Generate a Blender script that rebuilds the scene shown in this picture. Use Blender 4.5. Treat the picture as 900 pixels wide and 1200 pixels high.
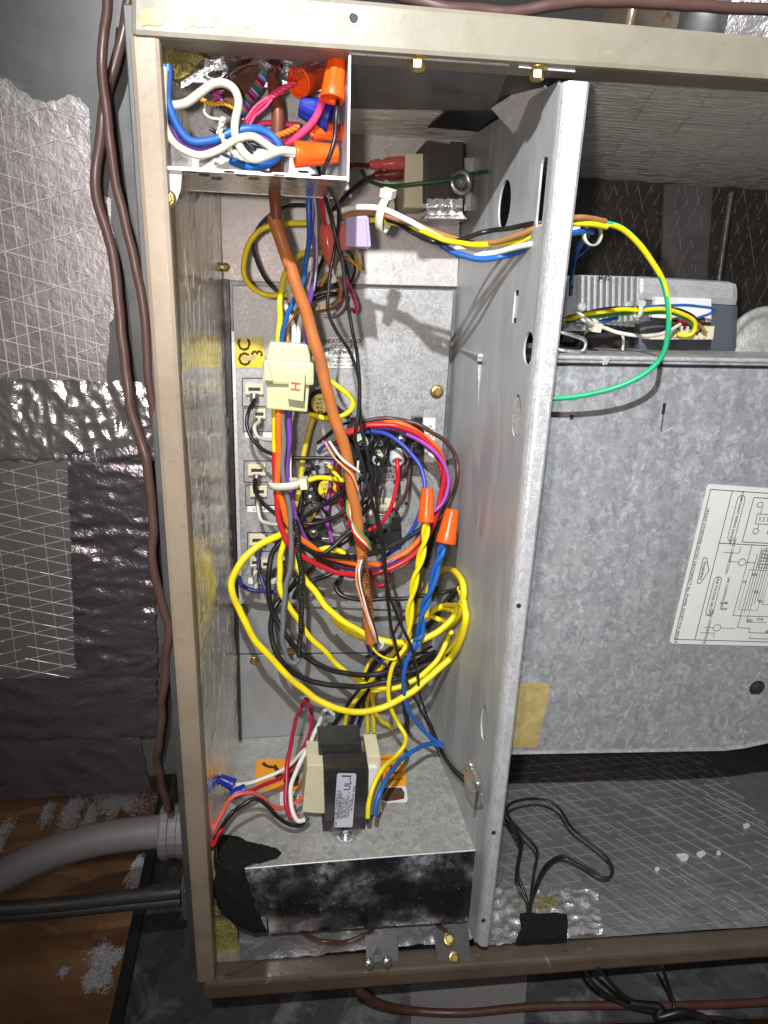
import bpy, bmesh, math, random
from mathutils import Vector as V, Matrix, noise
random.seed(7)
for o in list(bpy.data.objects): bpy.data.objects.remove(o)
S = bpy.context.scene
COL = S.collection
K = 0.00065          # metres per model unit
ZO = 800.0           # lifts the model so the attic floor is near z = 0

def W(p): return V((p[0]*K, p[1]*K, (p[2]+ZO)*K))

# ------------------------------------------------------------------ camera
FPX = 786.0
YAW, PIT, ROL = math.radians(8.29), math.radians(17.41), math.radians(2.015)
fw = V((math.sin(YAW)*math.cos(PIT), math.cos(YAW)*math.cos(PIT), -math.sin(PIT)))
r0 = V((math.cos(YAW), -math.sin(YAW), 0)); u0 = r0.cross(fw)
rt = r0*math.cos(ROL)+u0*math.sin(ROL); up = -r0*math.sin(ROL)+u0*math.cos(ROL)
cam = bpy.data.cameras.new('camera'); co = bpy.data.objects.new('camera', cam); COL.objects.link(co)
co.matrix_world = Matrix(((rt.x, up.x, -fw.x, 0), (rt.y, up.y, -fw.y, 0), (rt.z, up.z, -fw.z, ZO*K), (0, 0, 0, 1)))
cam.sensor_fit = 'VERTICAL'; cam.sensor_height = 36.0; cam.sensor_width = 27.0
cam.lens = 36.0*FPX/1200.0
cam.clip_start = 0.01; cam.clip_end = 50
S.camera = co
S.render.engine = 'CYCLES'
S.render.resolution_x, S.render.resolution_y = 768, 1024

# ------------------------------------------------------------------ light
wd = bpy.data.worlds.new('World'); S.world = wd; wd.use_nodes = True
wd.node_tree.nodes['Background'].inputs[0].default_value = (0.80, 0.76, 0.75, 1)
wd.node_tree.nodes['Background'].inputs[1].default_value = 0.085
def lamp(name, pos, power, col, rad, aim=None, cone=100, blend=1.0):
    l = bpy.data.lights.new(name, 'SPOT' if aim else 'POINT'); l.energy = power; l.color = col; l.shadow_soft_size = rad
    o = bpy.data.objects.new(name, l); COL.objects.link(o); o.location = W(pos)
    if aim: l.spot_size = math.radians(cone); l.spot_blend = blend; o.rotation_euler = (V(aim)-V(pos)).to_track_quat('-Z', 'Y').to_euler()
    return o
lamp('work_light', (-65, -160, 415), 25.5, (0.955, 0.985, 1.0), 0.0055, (290, 600, -95), 79, 1.0)
lamp('phone_flash', (-38, -6, 14), 3.1, (1.0, 0.885, 0.835), 0.007, (20, 500, -60), 128, 1.0)
S.view_settings.view_transform = 'Standard'; S.view_settings.look = 'None'
S.view_settings.exposure = 0.0; S.view_settings.gamma = 1.0; S.view_settings.use_curve_mapping = False

# ------------------------------------------------------------------ rays: a pixel of the 900 x 1200 photograph onto a real plane
def ray(px, py): return fw + rt*((px-450)/FPX) - up*((py-600)/FPX)
def P(px, py, Y): d = ray(px, py); return d*(Y/d.y)
def PX(px, py, X): d = ray(px, py); return d*(X/d.x)
def PZ(px, py, Z): d = ray(px, py); return d*(Z/d.z)
def pxr(p, wpx): return wpx*0.5*p.dot(fw)/FPX     # half width in units of something wpx pixels wide at p

# ------------------------------------------------------------------ materials
def new_mat(name):
    m = bpy.data.materials.new(name); m.use_nodes = True
    nt = m.node_tree; b = nt.nodes['Principled BSDF']
    return m, nt, b
def nd(nt, t, **k):
    n = nt.nodes.new(t)
    for a, v in k.items():
        if a in n.inputs.keys(): n.inputs[a].default_value = v
        else: setattr(n, a, v)
    return n
def lk(nt, a, b): nt.links.new(a, b)
def coords(nt, sc=(1, 1, 1), rot=(0, 0, 0)):
    t = nd(nt, 'ShaderNodeTexCoord'); m = nd(nt, 'ShaderNodeMapping')
    m.inputs['Scale'].default_value = sc; m.inputs['Rotation'].default_value = rot
    lk(nt, t.outputs['Object'], m.inputs[0]); return m.outputs[0]
def ramp(nt, src, stops):
    r = nd(nt, 'ShaderNodeValToRGB'); e = r.color_ramp.elements
    while len(e) < len(stops): e.new(0.5)
    for i, (p, c) in enumerate(stops):
        e[i].position = p; e[i].color = (*c, 1) if len(c) == 3 else (c[0], c[0], c[0], 1)
    lk(nt, src, r.inputs[0]); return r.outputs[0]
def noi(nt, co_, scale, detail=4, rough=.55, dist=0):
    n = nd(nt, 'ShaderNodeTexNoise', Scale=scale, Detail=detail, Roughness=rough, Distortion=dist)
    lk(nt, co_, n.inputs['Vector']); return n.outputs[0]
def mix(nt, f, a, b, mode='MIX'):
    m = nd(nt, 'ShaderNodeMix'); m.data_type = 'RGBA'; m.blend_type = mode
    for s, v in ((0, f), (6, a), (7, b)):
        if hasattr(v, 'links'): lk(nt, v, m.inputs[s])
        else: m.inputs[s].default_value = v if s == 0 else ((*v, 1) if len(v) == 3 else v)
    return m.outputs[2]
def bump(nt, b, h, strength=.3, dist=.001):
    n = nd(nt, 'ShaderNodeBump', Strength=strength, Distance=dist)
    lk(nt, h, n.inputs['Height']); lk(nt, n.outputs[0], b.inputs['Normal'])
def cp(b, **k):
    for a, v in k.items(): b.inputs[a.replace('_', ' ')].default_value = v
M = {}
def plastic(name, c, rough=.40, dirt=.55, trans=0.0, sc=90):
    if name in M: return M[name]
    m, nt, b = new_mat(name); cc = coords(nt)
    n = noi(nt, cc, sc, 4, .6)
    f = ramp(nt, n, [(.45, (0, 0, 0)), (.75, (dirt, dirt, dirt))])
    lk(nt, mix(nt, f, c, tuple(x*.45+.03 for x in c)), b.inputs['Base Color'])
    lk(nt, ramp(nt, n, [(.3, (rough*.8,)), (.8, (min(1, rough*1.5),))]), b.inputs['Roughness'])
    n2 = noi(nt, cc, 500, 2); bump(nt, b, n2, .06, .0006)
    b.inputs['Specular IOR Level'].default_value = .45
    if trans: b.inputs['Transmission Weight'].default_value = trans
    M[name] = m; return m
def galvanised(name, lo, hi, metal=.55, rough=.45, scale=130, streak=(1, 1, 1), tint=(1, 1, 1), bumps=.15, smear=0.0, flow=0, rng=(.32, .68)):
    m, nt, b = new_mat(name); cc = coords(nt, streak)
    v = nd(nt, 'ShaderNodeTexVoronoi', Scale=scale); 
    wv = nd(nt, 'ShaderNodeTexNoise', Scale=scale*.6, Detail=2); lk(nt, cc, wv.inputs['Vector'])
    ad = nd(nt, 'ShaderNodeMix'); ad.data_type = 'VECTOR'; ad.inputs[0].default_value = .02+.03*flow
    lk(nt, cc, ad.inputs[4]); lk(nt, wv.outputs[1], ad.inputs[5]); lk(nt, ad.outputs[1], v.inputs['Vector'])
    n1 = noi(nt, cc, scale*.16, 6, .62); n2 = noi(nt, cc, scale*2.6, 3, .6)
    a = mix(nt, .5, v.outputs['Color'], n1); a = mix(nt, .35, a, n2)
    if flow: a = mix(nt, .55, a, noi(nt, coords(nt, (1, 1, .55), (0, .5, 0)), scale*.75, 5, .65, 2.2))
    bw = nd(nt, 'ShaderNodeRGBToBW'); lk(nt, a, bw.inputs[0])
    c = ramp(nt, bw.outputs[0], [(rng[0], tuple(lo*t for t in tint)), (rng[1], tuple(hi*t for t in tint))])
    if smear:
        sm = noi(nt, coords(nt, (1, 1, .35)), 26, 7, .68, .6)
        c = mix(nt, ramp(nt, sm, [(.52, (0, 0, 0)), (.7, (smear,)*3)]), c, (.72, .72, .72))
    lk(nt, c, b.inputs['Base Color'])
    lk(nt, ramp(nt, bw.outputs[0], [(.3, (rough*.8,)), (.7, (rough*1.25,))]), b.inputs['Roughness'])
    b.inputs['Metallic'].default_value = metal
    bump(nt, b, bw.outputs[0], bumps, .0008)
    M[name] = m; return m
def foil(name, c, rough=.25, metal=.95, b1=(1, 1, 1), s1=300, st=.3, dist=.0015, dirt=.3, s2=40):
    m, nt, b = new_mat(name); cc = coords(nt, b1)
    n = noi(nt, cc, s1, 4, .6, .3); n2 = noi(nt, coords(nt), s2, 6, .65, .4)
    lk(nt, mix(nt, ramp(nt, n2, [(.4, (0, 0, 0)), (.7, (dirt,)*3)]), c, tuple(x*.35 for x in c)), b.inputs['Base Color'])
    lk(nt, ramp(nt, n2, [(.3, (rough*.8,)), (.75, (rough*1.6,))]), b.inputs['Roughness'])
    b.inputs['Metallic'].default_value = metal
    ad = nd(nt, 'ShaderNodeMath', operation='ADD'); lk(nt, n, ad.inputs[0]); lk(nt, n2, ad.inputs[1])
    bump(nt, b, ad.outputs[0], st, dist)
    M[name] = m; return m
def paint(name, c, dirt_c, dirt=.6, rough=.5, rust=0, sc=30, metal=0):
    m, nt, b = new_mat(name); cc = coords(nt)
    n = noi(nt, cc, sc, 8, .68, .3); n2 = noi(nt, cc, sc*9, 3, .6)
    a = mix(nt, ramp(nt, n, [(.43, (0, 0, 0)), (.76, (dirt*.8,)*3)]), c, dirt_c)
    ns = noi(nt, coords(nt, (1, 1, .06), (.25, .1, 0)), sc*14, 3, .6)
    a = mix(nt, ramp(nt, ns, [(.66, (0, 0, 0)), (.74, (dirt*.6,)*3)]), a, tuple(min(1, x*1.35) for x in c))
    nb_ = noi(nt, cc, sc*.22, 4, .6)
    a = mix(nt, ramp(nt, nb_, [(.32, (.30*dirt,)*3), (.62, (0, 0, 0))]), a, dirt_c)
    a = mix(nt, ramp(nt, n2, [(.64, (0, 0, 0)), (.76, (.4,)*3)]), a, tuple(x*.4 for x in c))
    if rust:
        n3 = noi(nt, cc, sc*.8, 7, .7, .8)
        a = mix(nt, ramp(nt, n3, [(.60, (0, 0, 0)), (.66, (rust,)*3)]), a, (.12, .035, .012))
        n4 = noi(nt, coords(nt, (1, 1, 1), (1, .3, .5)), sc*1.7, 7, .7, .5)
        a = mix(nt, ramp(nt, n4, [(.62, (0, 0, 0)), (.70, (rust,)*3)]), a, (.45, .36, .24))
    lk(nt, a, b.inputs['Base Color'])
    lk(nt, ramp(nt, n, [(.3, (rough*.8,)), (.8, (min(1, rough*1.4),))]), b.inputs['Roughness'])
    b.inputs['Metallic'].default_value = metal
    bump(nt, b, n2, .12, .0006); M[name] = m; return m
def matte(name, c1, c2, sc=120, rough=.95, st=.8, dist=.003, detail=8):
    m, nt, b = new_mat(name); cc = coords(nt); n = noi(nt, cc, sc, detail, .7, .3)
    lk(nt, ramp(nt, n, [(.3, c1), (.7, c2)]), b.inputs['Base Color']); b.inputs['Roughness'].default_value = rough
    b.inputs['Specular IOR Level'].default_value = .2
    bump(nt, b, n, st, dist); M[name] = m; return m

def spangle():
    m, nt, b = new_mat('galv_panel'); cc = coords(nt)
    wv = nd(nt, 'ShaderNodeTexNoise', Scale=120, Detail=3); lk(nt, cc, wv.inputs['Vector'])
    def cells(scale, sc, rot, amt):
        ad = nd(nt, 'ShaderNodeMix'); ad.data_type = 'VECTOR'; ad.inputs[0].default_value = amt
        lk(nt, coords(nt, sc, rot), ad.inputs[4]); lk(nt, wv.outputs[1], ad.inputs[5])
        v = nd(nt, 'ShaderNodeTexVoronoi', Scale=scale); lk(nt, ad.outputs[1], v.inputs['Vector']); s_ = nd(nt, 'ShaderNodeSeparateColor'); lk(nt, v.outputs['Color'], s_.inputs[0]); return s_
    a, c = cells(280, (1, 1, .50), (0, .6, 0), .018), cells(260, (1, 1, .40), (0, -.7, 0), .022)
    big = noi(nt, cc, 9, 5, .6); mid = noi(nt, cc, 95, 6, .72, 1.6); st = noi(nt, coords(nt, (1, 1, .03)), 260, 3, .6)
    col = mix(nt, .5, ramp(nt, mid, [(.35, (.26, .265, .28)), (.68, (.47, .475, .495))]), ramp(nt, a.outputs[0], [(0, (.27, .275, .29)), (1, (.52, .525, .54))]))
    fl = mix(nt, 1, ramp(nt, c.outputs[1], [(.60, (0, 0, 0)), (.9, (.9,)*3)]), ramp(nt, mid, [(.42, (0, 0, 0)), (.60, (1,)*3)]), 'MULTIPLY')
    col = mix(nt, fl, col, (.60, .61, .63))
    col = mix(nt, ramp(nt, st, [(.55, (0, 0, 0)), (.75, (.30,)*3)]), col, (.20, .20, .20))
    col = mix(nt, ramp(nt, big, [(.30, (.30,)*3), (.60, (0, 0, 0))]), col, (.22, .225, .23))
    lk(nt, col, b.inputs['Base Color'])
    lk(nt, ramp(nt, c.outputs[0], [(0, (.30,)*3), (1, (.55,)*3)]), b.inputs['Roughness']); b.inputs['Metallic'].default_value = .25
    bump(nt, b, mix(nt, .5, a.outputs[2], c.outputs[2]), .22, .0008); M['galv_panel'] = m
spangle()
galvanised('galv_plate', .24, .46, .40, .46, 420, bumps=.12)
galvanised('galv_pink', .36, .56, .35, .45, 420, tint=(1.0, .93, .90), bumps=.12)  # tint puts the pinkish light on the upper back into the colour
galvanised('galv_flange', .46, .80, .45, .40, 230, (1, 1, 1.6), tint=(.97, .97, 1.0), bumps=.45, flow=1)
galvanised('grey_wall', .36, .48, .22, .46, 60, (1, 1, .25), tint=(.95, .985, 1.0), bumps=.05, smear=.45)
galvanised('grey_back', .28, .36, .35, .48, 90, tint=(.97, .99, 1.0), bumps=.05)
galvanised('grey_dark', .13, .19, .45, .42, 90, bumps=.05)
galvanised('galv_cover', .30, .52, .35, .48, 260, tint=(1, 1, .95), bumps=.2)
galvanised('duct_grey', .065, .10, .4, .42, 30, bumps=.05)
galvanised('zinc', .55, .8, .9, .25, 200)
galvanised('aluminium_cast', .45, .6, .5, .5, 500, bumps=.3)
galvanised('pan_grey', .04, .085, .2, .7, 60, bumps=.2, smear=.25)
def mirror_cover():  # near-black base puts the reflected dark attic into the galvanised front's colour
    m, nt, b = new_mat('cover_front'); cc = coords(nt)
    n = noi(nt, cc, 24, 3, .5, .3); n2 = noi(nt, cc, 150, 6, .75, .4)
    v = nd(nt, 'ShaderNodeTexVoronoi', Scale=46); v.feature = 'SMOOTH_F1'
    dm = nd(nt, 'ShaderNodeMix'); dm.data_type = 'VECTOR'; dm.inputs[0].default_value = .02
    wv = nd(nt, 'ShaderNodeTexNoise', Scale=60, Detail=3); lk(nt, cc, wv.inputs['Vector']); lk(nt, cc, dm.inputs[4]); lk(nt, wv.outputs[1], dm.inputs[5]); lk(nt, dm.outputs[1], v.inputs['Vector'])
    f = ramp(nt, n, [(.42, (.04,)*3), (.62, (1,)*3)])
    g = ramp(nt, n2, [(.36, (.05,)*3), (.66, (1,)*3)])
    h = ramp(nt, v.outputs[0], [(.28, (1,)*3), (.62, (.10,)*3)])
    f = mix(nt, 1, mix(nt, 1, f, g, 'MULTIPLY'), h, 'MULTIPLY')
    sp = ramp(nt, noi(nt, cc, 700, 2, .6), [(.66, (0, 0, 0)), (.74, (.35,)*3)])
    f = mix(nt, 1, f, sp, 'ADD')
    lk(nt, mix(nt, f, (.040, .043, .052), (.90, .90, .95)), b.inputs['Base Color'])
    lk(nt, mix(nt, f, (.14,)*3, (.75,)*3), b.inputs['Roughness'])
    lk(nt, mix(nt, f, (.8,)*3, (.0,)*3), b.inputs['Metallic']); M['cover_front'] = m
mirror_cover()
def liner_mat():
    m, nt, b = new_mat('liner_foil'); n1 = noi(nt, coords(nt, (1, 1, .05)), 480, 3, .6); n2 = noi(nt, coords(nt, (.6, .6, 1.6)), 34, 3, .5, .3); n3 = noi(nt, coords(nt), 20, 6, .65)
    lk(nt, mix(nt, ramp(nt, n3, [(.4, (0, 0, 0)), (.75, (.5,)*3)]), (.90, .85, .74), (.45, .41, .33)), b.inputs['Base Color'])
    lk(nt, ramp(nt, n3, [(.3, (.10,)*3), (.8, (.26,)*3)]), b.inputs['Roughness']); b.inputs['Metallic'].default_value = 1
    bp = nd(nt, 'ShaderNodeBump', Strength=.30, Distance=.0012); lk(nt, n1, bp.inputs['Height'])
    bq = nd(nt, 'ShaderNodeBump', Strength=.35, Distance=.006); lk(nt, n2, bq.inputs['Height']); lk(nt, bp.outputs[0], bq.inputs['Normal']); lk(nt, bq.outputs[0], b.inputs['Normal'])
    M['liner_foil'] = m
liner_mat()
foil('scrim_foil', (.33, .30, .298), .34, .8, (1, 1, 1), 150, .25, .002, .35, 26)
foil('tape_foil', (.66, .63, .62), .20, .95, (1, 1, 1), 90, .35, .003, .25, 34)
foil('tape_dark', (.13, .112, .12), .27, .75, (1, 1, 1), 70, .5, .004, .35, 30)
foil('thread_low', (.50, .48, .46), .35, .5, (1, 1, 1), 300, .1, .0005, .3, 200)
foil('thread_floor', (.62, .62, .63), .30, .8, (1, 1, 1), 300, .1, .0005, .3, 200)
foil('scrim_foil_shaded', (.17, .165, .16), .34, .6, (1, 1, 1), 150, .3, .002, .35, 20)  # same facing, light falloff down the duct put into a darker colour
foil('floor_foil', (.54, .53, .54), .27, .75, (1, 1, 1), 70, .40, .004, .5, 20)
foil('bay_ceiling_foil', (.86, .83, .75), .42, .12, (.16, 1, 1), 260, .9, .004, .3, 40)
foil('patch_foil', (.86, .83, .83), .27, .85, (1, 1, 1), 70, .5, .004, .2, 60)
foil('black_facing', (.15, .142, .13), .36, .4, (1, 1, 1), 160, .5, .003, .6, 30)
foil('thread', (.62, .58, .57), .35, .25, (1, 1, 1), 300, .1, .0005, .3, 200)
matte('thread_dark', (.30, .29, .28), (.66, .64, .62), 300, .6, .1, .0005)
paint('tan_paint', (.31, .25, .185), (.17, .125, .085), .95, .42, .22, 26, .15)
paint('rail_paint', (.25, .225, .175), (.13, .11, .075), .9, .42, .25, 22, .1)
paint('rusty_paint', (.21, .165, .125), (.09, .062, .042), .85, .30, .9, 34, .45)
paint('brass', (.62, .46, .16), (.25, .17, .06), .5, .3, 0, 300, .9)
paint('steel', (.55, .55, .54), (.25, .24, .22), .5, .3, 0, 300, .95)
paint('dark_iron', (.05, .042, .042), (.02, .016, .015), .5, .5, 0, 120, .5)
paint('amber_glue', (.50, .36, .12), (.30, .20, .06), .8, .4, 0, 120)
paint('cardboard_tag', (.52, .41, .17), (.22, .14, .045), 1.0, .5, 0, 75)
paint('connector', (.50, .52, .29), (.46, .46, .26), .3, .35, 0, 60)
paint('cream', (.66, .60, .42), (.42, .36, .22), .4, .4, 0, 90)
paint('label_white', (.74, .73, .70), (.58, .56, .51), .4, .45, 0, 60)
paint('label_yellow', (.66, .52, .012), (.55, .40, .012), .5, .4, 0, 80)
paint('label_orange', (.90, .34, .01), (.70, .24, .01), .5, .4, 0, 80)
paint('label_lilac', (.52, .52, .60), (.40, .40, .46), .4, .4, 0, 80)
paint('black_gloss', (.018, .018, .017), (.05, .048, .04), .6, .22, 0, 70)
paint('black_plastic', (.014, .014, .016), (.035, .035, .037), .5, .4, 0, 120)
paint('motor_grey', (.085, .095, .115), (.05, .055, .065), .6, .45, 0, 60)
paint('conduit_grey', (.165, .15, .152), (.17, .15, .15), .6, .5, 0, 50)
paint('ink', (.02, .018, .016), (.03, .03, .03), .2, .6)
matte('ink_brown', (.05, .02, .01), (.08, .04, .02), 300, .7, .1)
matte('foam_black', (.006, .006, .006), (.022, .021, .020), 420, 1, .9, .002)
matte('fiberglass', (.20, .17, .045), (.42, .37, .13), 160, 1, .9, .004)
matte('fluff', (.55, .56, .60), (.80, .80, .84), 300, 1, .5, .002)
matte('brown_paper', (.06, .025, .015), (.14, .07, .045), 160, .9, .5)
matte('grit_sheet', (.13, .12, .12), (.22, .20, .20), 900, .95, .6, .001)
def osb():
    m, nt, b = new_mat('osb'); cc = coords(nt)
    col = None
    for i, (rot, sc) in enumerate((((0, 0, .4), (20, 58, 1)), ((0, 0, 1.9), (18, 52, 1)), ((0, 0, 2.9), (22, 64, 1)))):
        v = nd(nt, 'ShaderNodeTexVoronoi', Scale=1.0); lk(nt, coords(nt, sc, rot), v.inputs['Vector'])
        bw = nd(nt, 'ShaderNodeSeparateColor'); lk(nt, v.outputs['Color'], bw.inputs[0])
        c = ramp(nt, bw.outputs[0], [(0, (.23, .108, .044)), (.5, (.31, .15, .06)), (1, (.40, .21, .09))])
        col = c if col is None else mix(nt, ramp(nt, bw.outputs[1], [(.45, (0, 0, 0)), (.5, (1, 1, 1))]), col, c)
    n = noi(nt, cc, 14, 6, .6)
    lk(nt, mix(nt, ramp(nt, n, [(.4, (0, 0, 0)), (.75, (.6,)*3)]), col, (.06, .028, .012)), b.inputs['Base Color'])
    b.inputs['Roughness'].default_value = .6; bump(nt, b, n, .2, .002); M['osb'] = m
osb()
def clear_film():
    m, nt, b = new_mat('clear_film'); cc = coords(nt)
    cp(b, Base_Color=(.9, .85, .85, 1), Roughness=.12, Transmission_Weight=1.0, IOR=1.15)
    bump(nt, b, noi(nt, cc, 120, 5, .6, .5), .8, .004); M['clear_film'] = m
clear_film()
m_, nt_, b_ = new_mat('translucent_red'); cp(b_, Base_Color=(.75, .16, .12, 1), Roughness=.2, Transmission_Weight=.35, IOR=1.3); M['translucent_red'] = m_
m_, nt_, b_ = new_mat('translucent_lilac'); cp(b_, Base_Color=(.50, .42, .66, 1), Roughness=.22, Transmission_Weight=.3, IOR=1.3); M['translucent_lilac'] = m_
m_, nt_, b_ = new_mat('nylon'); cp(b_, Base_Color=(.70, .70, .56, 1), Roughness=.3, Transmission_Weight=.15, IOR=1.3); M['nylon'] = m_
m_, nt_, b_ = new_mat('braid_black'); cc_ = coords(nt_); 
v_ = nd(nt_, 'ShaderNodeTexVoronoi', Scale=900); lk(nt_, cc_, v_.inputs['Vector'])
lk(nt_, ramp(nt_, v_.outputs[0], [(.0, (.05, .05, .05)), (.5, (.006, .006, .006))]), b_.inputs['Base Color']); b_.inputs['Roughness'].default_value = .45
bump(nt_, b_, v_.outputs[0], .8, .001); M['braid_black'] = m_

WC = dict(yellow=(.88, .70, .008), black=(.010, .010, .011), white=(.76, .74, .66), blue=(.012, .11, .42), red=(.58, .012, .022),
          orange=(.88, .16, .012), purple=(.17, .055, .36), grey=(.16, .16, .18), brown=(.075, .028, .022), tan=(.36, .17, .055),
          pink=(.80, .055, .16), green=(.02, .32, .07), navy=(.022, .028, .15), crimson=(.42, .008, .045), salmon=(.72, .10, .06),
          copper=(.47, .145, .035), umber=(.16, .040, .015), cocoa=(.085, .043, .037), teal=(.02, .45, .20), darkgreen=(.012, .10, .035),
          royal=(.03, .06, .40), cream=(.62, .58, .42), gold=(.62, .34, .03), lime=(.30, .62, .04), ash=(.45, .44, .43), plum=(.055, .02, .045),
          violet=(.34, .07, .42), darkred=(.16, .012, .012))
def wm(c): return plastic('insulation_'+c, WC[c], .34 if c in ('black', 'navy') else .38)

# ------------------------------------------------------------------ mesh builder (model units)
class MB:
    def __init__(s): s.v = []; s.f = []; s.m = []; s.s = []
    def add(s, vs, fs, mi=0, smooth=False):
        n = len(s.v); s.v += [V(p) for p in vs]
        for f in fs: s.f.append([i+n for i in f]); s.m.append(mi); s.s.append(smooth)
        return s
    def hexa(s, b, t, mi=0):      # b, t: four points each, same winding
        return s.add(list(b)+list(t), [(3, 2, 1, 0), (4, 5, 6, 7), (0, 1, 5, 4), (1, 2, 6, 5), (2, 3, 7, 6), (3, 0, 4, 7)], mi)
    def box(s, a, b, mi=0):
        x0, y0, z0 = a; x1, y1, z1 = b
        return s.hexa([(x0, y0, z0), (x1, y0, z0), (x1, y1, z0), (x0, y1, z0)], [(x0, y0, z1), (x1, y0, z1), (x1, y1, z1), (x0, y1, z1)], mi)
    def prism(s, poly, d, mi=0):  # polygon (3-D points) pushed along vector d
        d = V(d); n = len(poly); a = [V(p) for p in poly]; b = [p+d for p in a]
        return s.add(a+b, [tuple(range(n))[::-1], tuple(range(n, 2*n))]+[(i, (i+1) % n, n+(i+1) % n, n+i) for i in range(n)], mi)
    def rings(s, rings, mi=0, smooth=True, caps=True, closed=True):
        n = len(rings[0]); vs = [p for r in rings for p in r]; fs = []
        for i in range(len(rings)-1):
            for j in range(n if closed else n-1):
                k = (j+1) % n; fs.append((i*n+j, i*n+k, (i+1)*n+k, (i+1)*n+j))
        s.add(vs, fs, mi, smooth)
        if caps and closed: s.add(rings[0], [tuple(range(n))[::-1]], mi); s.add(rings[-1], [tuple(range(n))], mi)
        return s
    def lathe(s, a, ax, prof, n=16, mi=0, smooth=True, mod=None, caps=True):   # prof: (distance along ax, radius)
        ax = V(ax).normalized(); x = ax.orthogonal().normalized(); y = ax.cross(x); a = V(a)
        return s.rings([[a+ax*t+(x*math.cos(2*math.pi*j/n)+y*math.sin(2*math.pi*j/n))*(r*(mod(t, j) if mod else 1)) for j in range(n)] for t, r in prof], mi, smooth, caps)
    def cyl(s, a, b, r, r2=None, n=16, mi=0):
        a = V(a); b = V(b); return s.lathe(a, b-a, [(0, r), ((b-a).length, r if r2 is None else r2)], n, mi)
    def grid(s, fn, nu, nv, mi=0, smooth=True):
        vs = [fn(i/nu, j/nv) for j in range(nv+1) for i in range(nu+1)]
        return s.add(vs, [(j*(nu+1)+i, j*(nu+1)+i+1, (j+1)*(nu+1)+i+1, (j+1)*(nu+1)+i) for j in range(nv) for i in range(nu)], mi, smooth)
    def tube(s, pts, rad, n=8, mi=0, stripe=None):
        rad = rad if isinstance(rad, list) else [rad]*len(pts)
        t = [(pts[min(i+1, len(pts)-1)]-pts[max(i-1, 0)]).normalized() for i in range(len(pts))]
        x = t[0].orthogonal().normalized(); R = []
        for i, p in enumerate(pts):
            x = (x-t[i]*x.dot(t[i])).normalized(); y = t[i].cross(x)
            R.append([p+(x*math.cos(2*math.pi*j/n)+y*math.sin(2*math.pi*j/n))*rad[i] for j in range(n)])
        k = len(s.f); s.rings(R, mi, True)
        if stripe:
            for i in range(len(pts)-1):
                for j in range(n):
                    if stripe(i, j): s.m[k+i*n+j] = 1
        return s
    def sphere(s, c, r, n=12, sq=(1, 1, 1)):
        c = V(c)
        return s.rings([[c+V((r*sq[0]*math.sin(a)*math.cos(2*math.pi*j/n), r*sq[1]*math.sin(a)*math.sin(2*math.pi*j/n), r*sq[2]*math.cos(a))) for j in range(n)]
                        for a in [math.pi*(.02+.96*i/(n//2)) for i in range(n//2+1)]])
    def build(s, name, mats, parent=None, bevel=0, recalc=True):
        mats = mats if isinstance(mats, (list, tuple)) else [mats]
        wv = [W(p) for p in s.v]
        if parent is None:
            lo = V((min(p.x for p in wv), min(p.y for p in wv), min(p.z for p in wv))); hi = V((max(p.x for p in wv), max(p.y for p in wv), max(p.z for p in wv)))
            loc = V(((lo.x+hi.x)/2, (lo.y+hi.y)/2, lo.z)); off = loc
        else:
            loc = V((0, 0, 0)); off = V((0, 0, 0)); q = parent
            while q: off += q.location; q = q.parent
        me = bpy.data.meshes.new(name); me.from_pydata([p-off for p in wv], [], s.f)
        for m in mats: me.materials.append(M[m] if isinstance(m, str) else m)
        me.polygons.foreach_set('material_index', s.m); me.polygons.foreach_set('use_smooth', s.s)
        if bevel:
            bm = bmesh.new(); bm.from_mesh(me); bmesh.ops.recalc_face_normals(bm, faces=bm.faces)
            ed = [e for e in bm.edges if e.is_manifold and e.calc_face_angle(0) > .5]
            bmesh.ops.bevel(bm, geom=ed, offset=bevel*K, segments=2, affect='EDGES', profile=.6, clamp_overlap=True)
            bm.to_mesh(me); bm.free()
        me.update()
        if not bevel and recalc:
            bm = bmesh.new(); bm.from_mesh(me); bmesh.ops.recalc_face_normals(bm, faces=bm.faces); bm.to_mesh(me); bm.free()
        o = bpy.data.objects.new(name, me); COL.objects.link(o)
        if parent: o.parent = parent
        o.location = loc; return o
def tag(o, label=None, cat=None, group=None, kind=None):
    if label: o['label'] = label
    if cat: o['category'] = cat
    if group: o['group'] = group
    if kind: o['kind'] = kind
    return o
def thing(name, base, label, cat, group=None):
    o = bpy.data.objects.new(name, None); COL.objects.link(o); o.location = W(base); o.empty_display_size = .02
    return tag(o, label, cat, group)
def copy_tree(o, parent=None):
    c = o.copy(); COL.objects.link(c)
    if parent: c.parent = parent
    for ch in [x for x in bpy.data.objects if x.parent == o]: copy_tree(ch, c)
    return c

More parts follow.
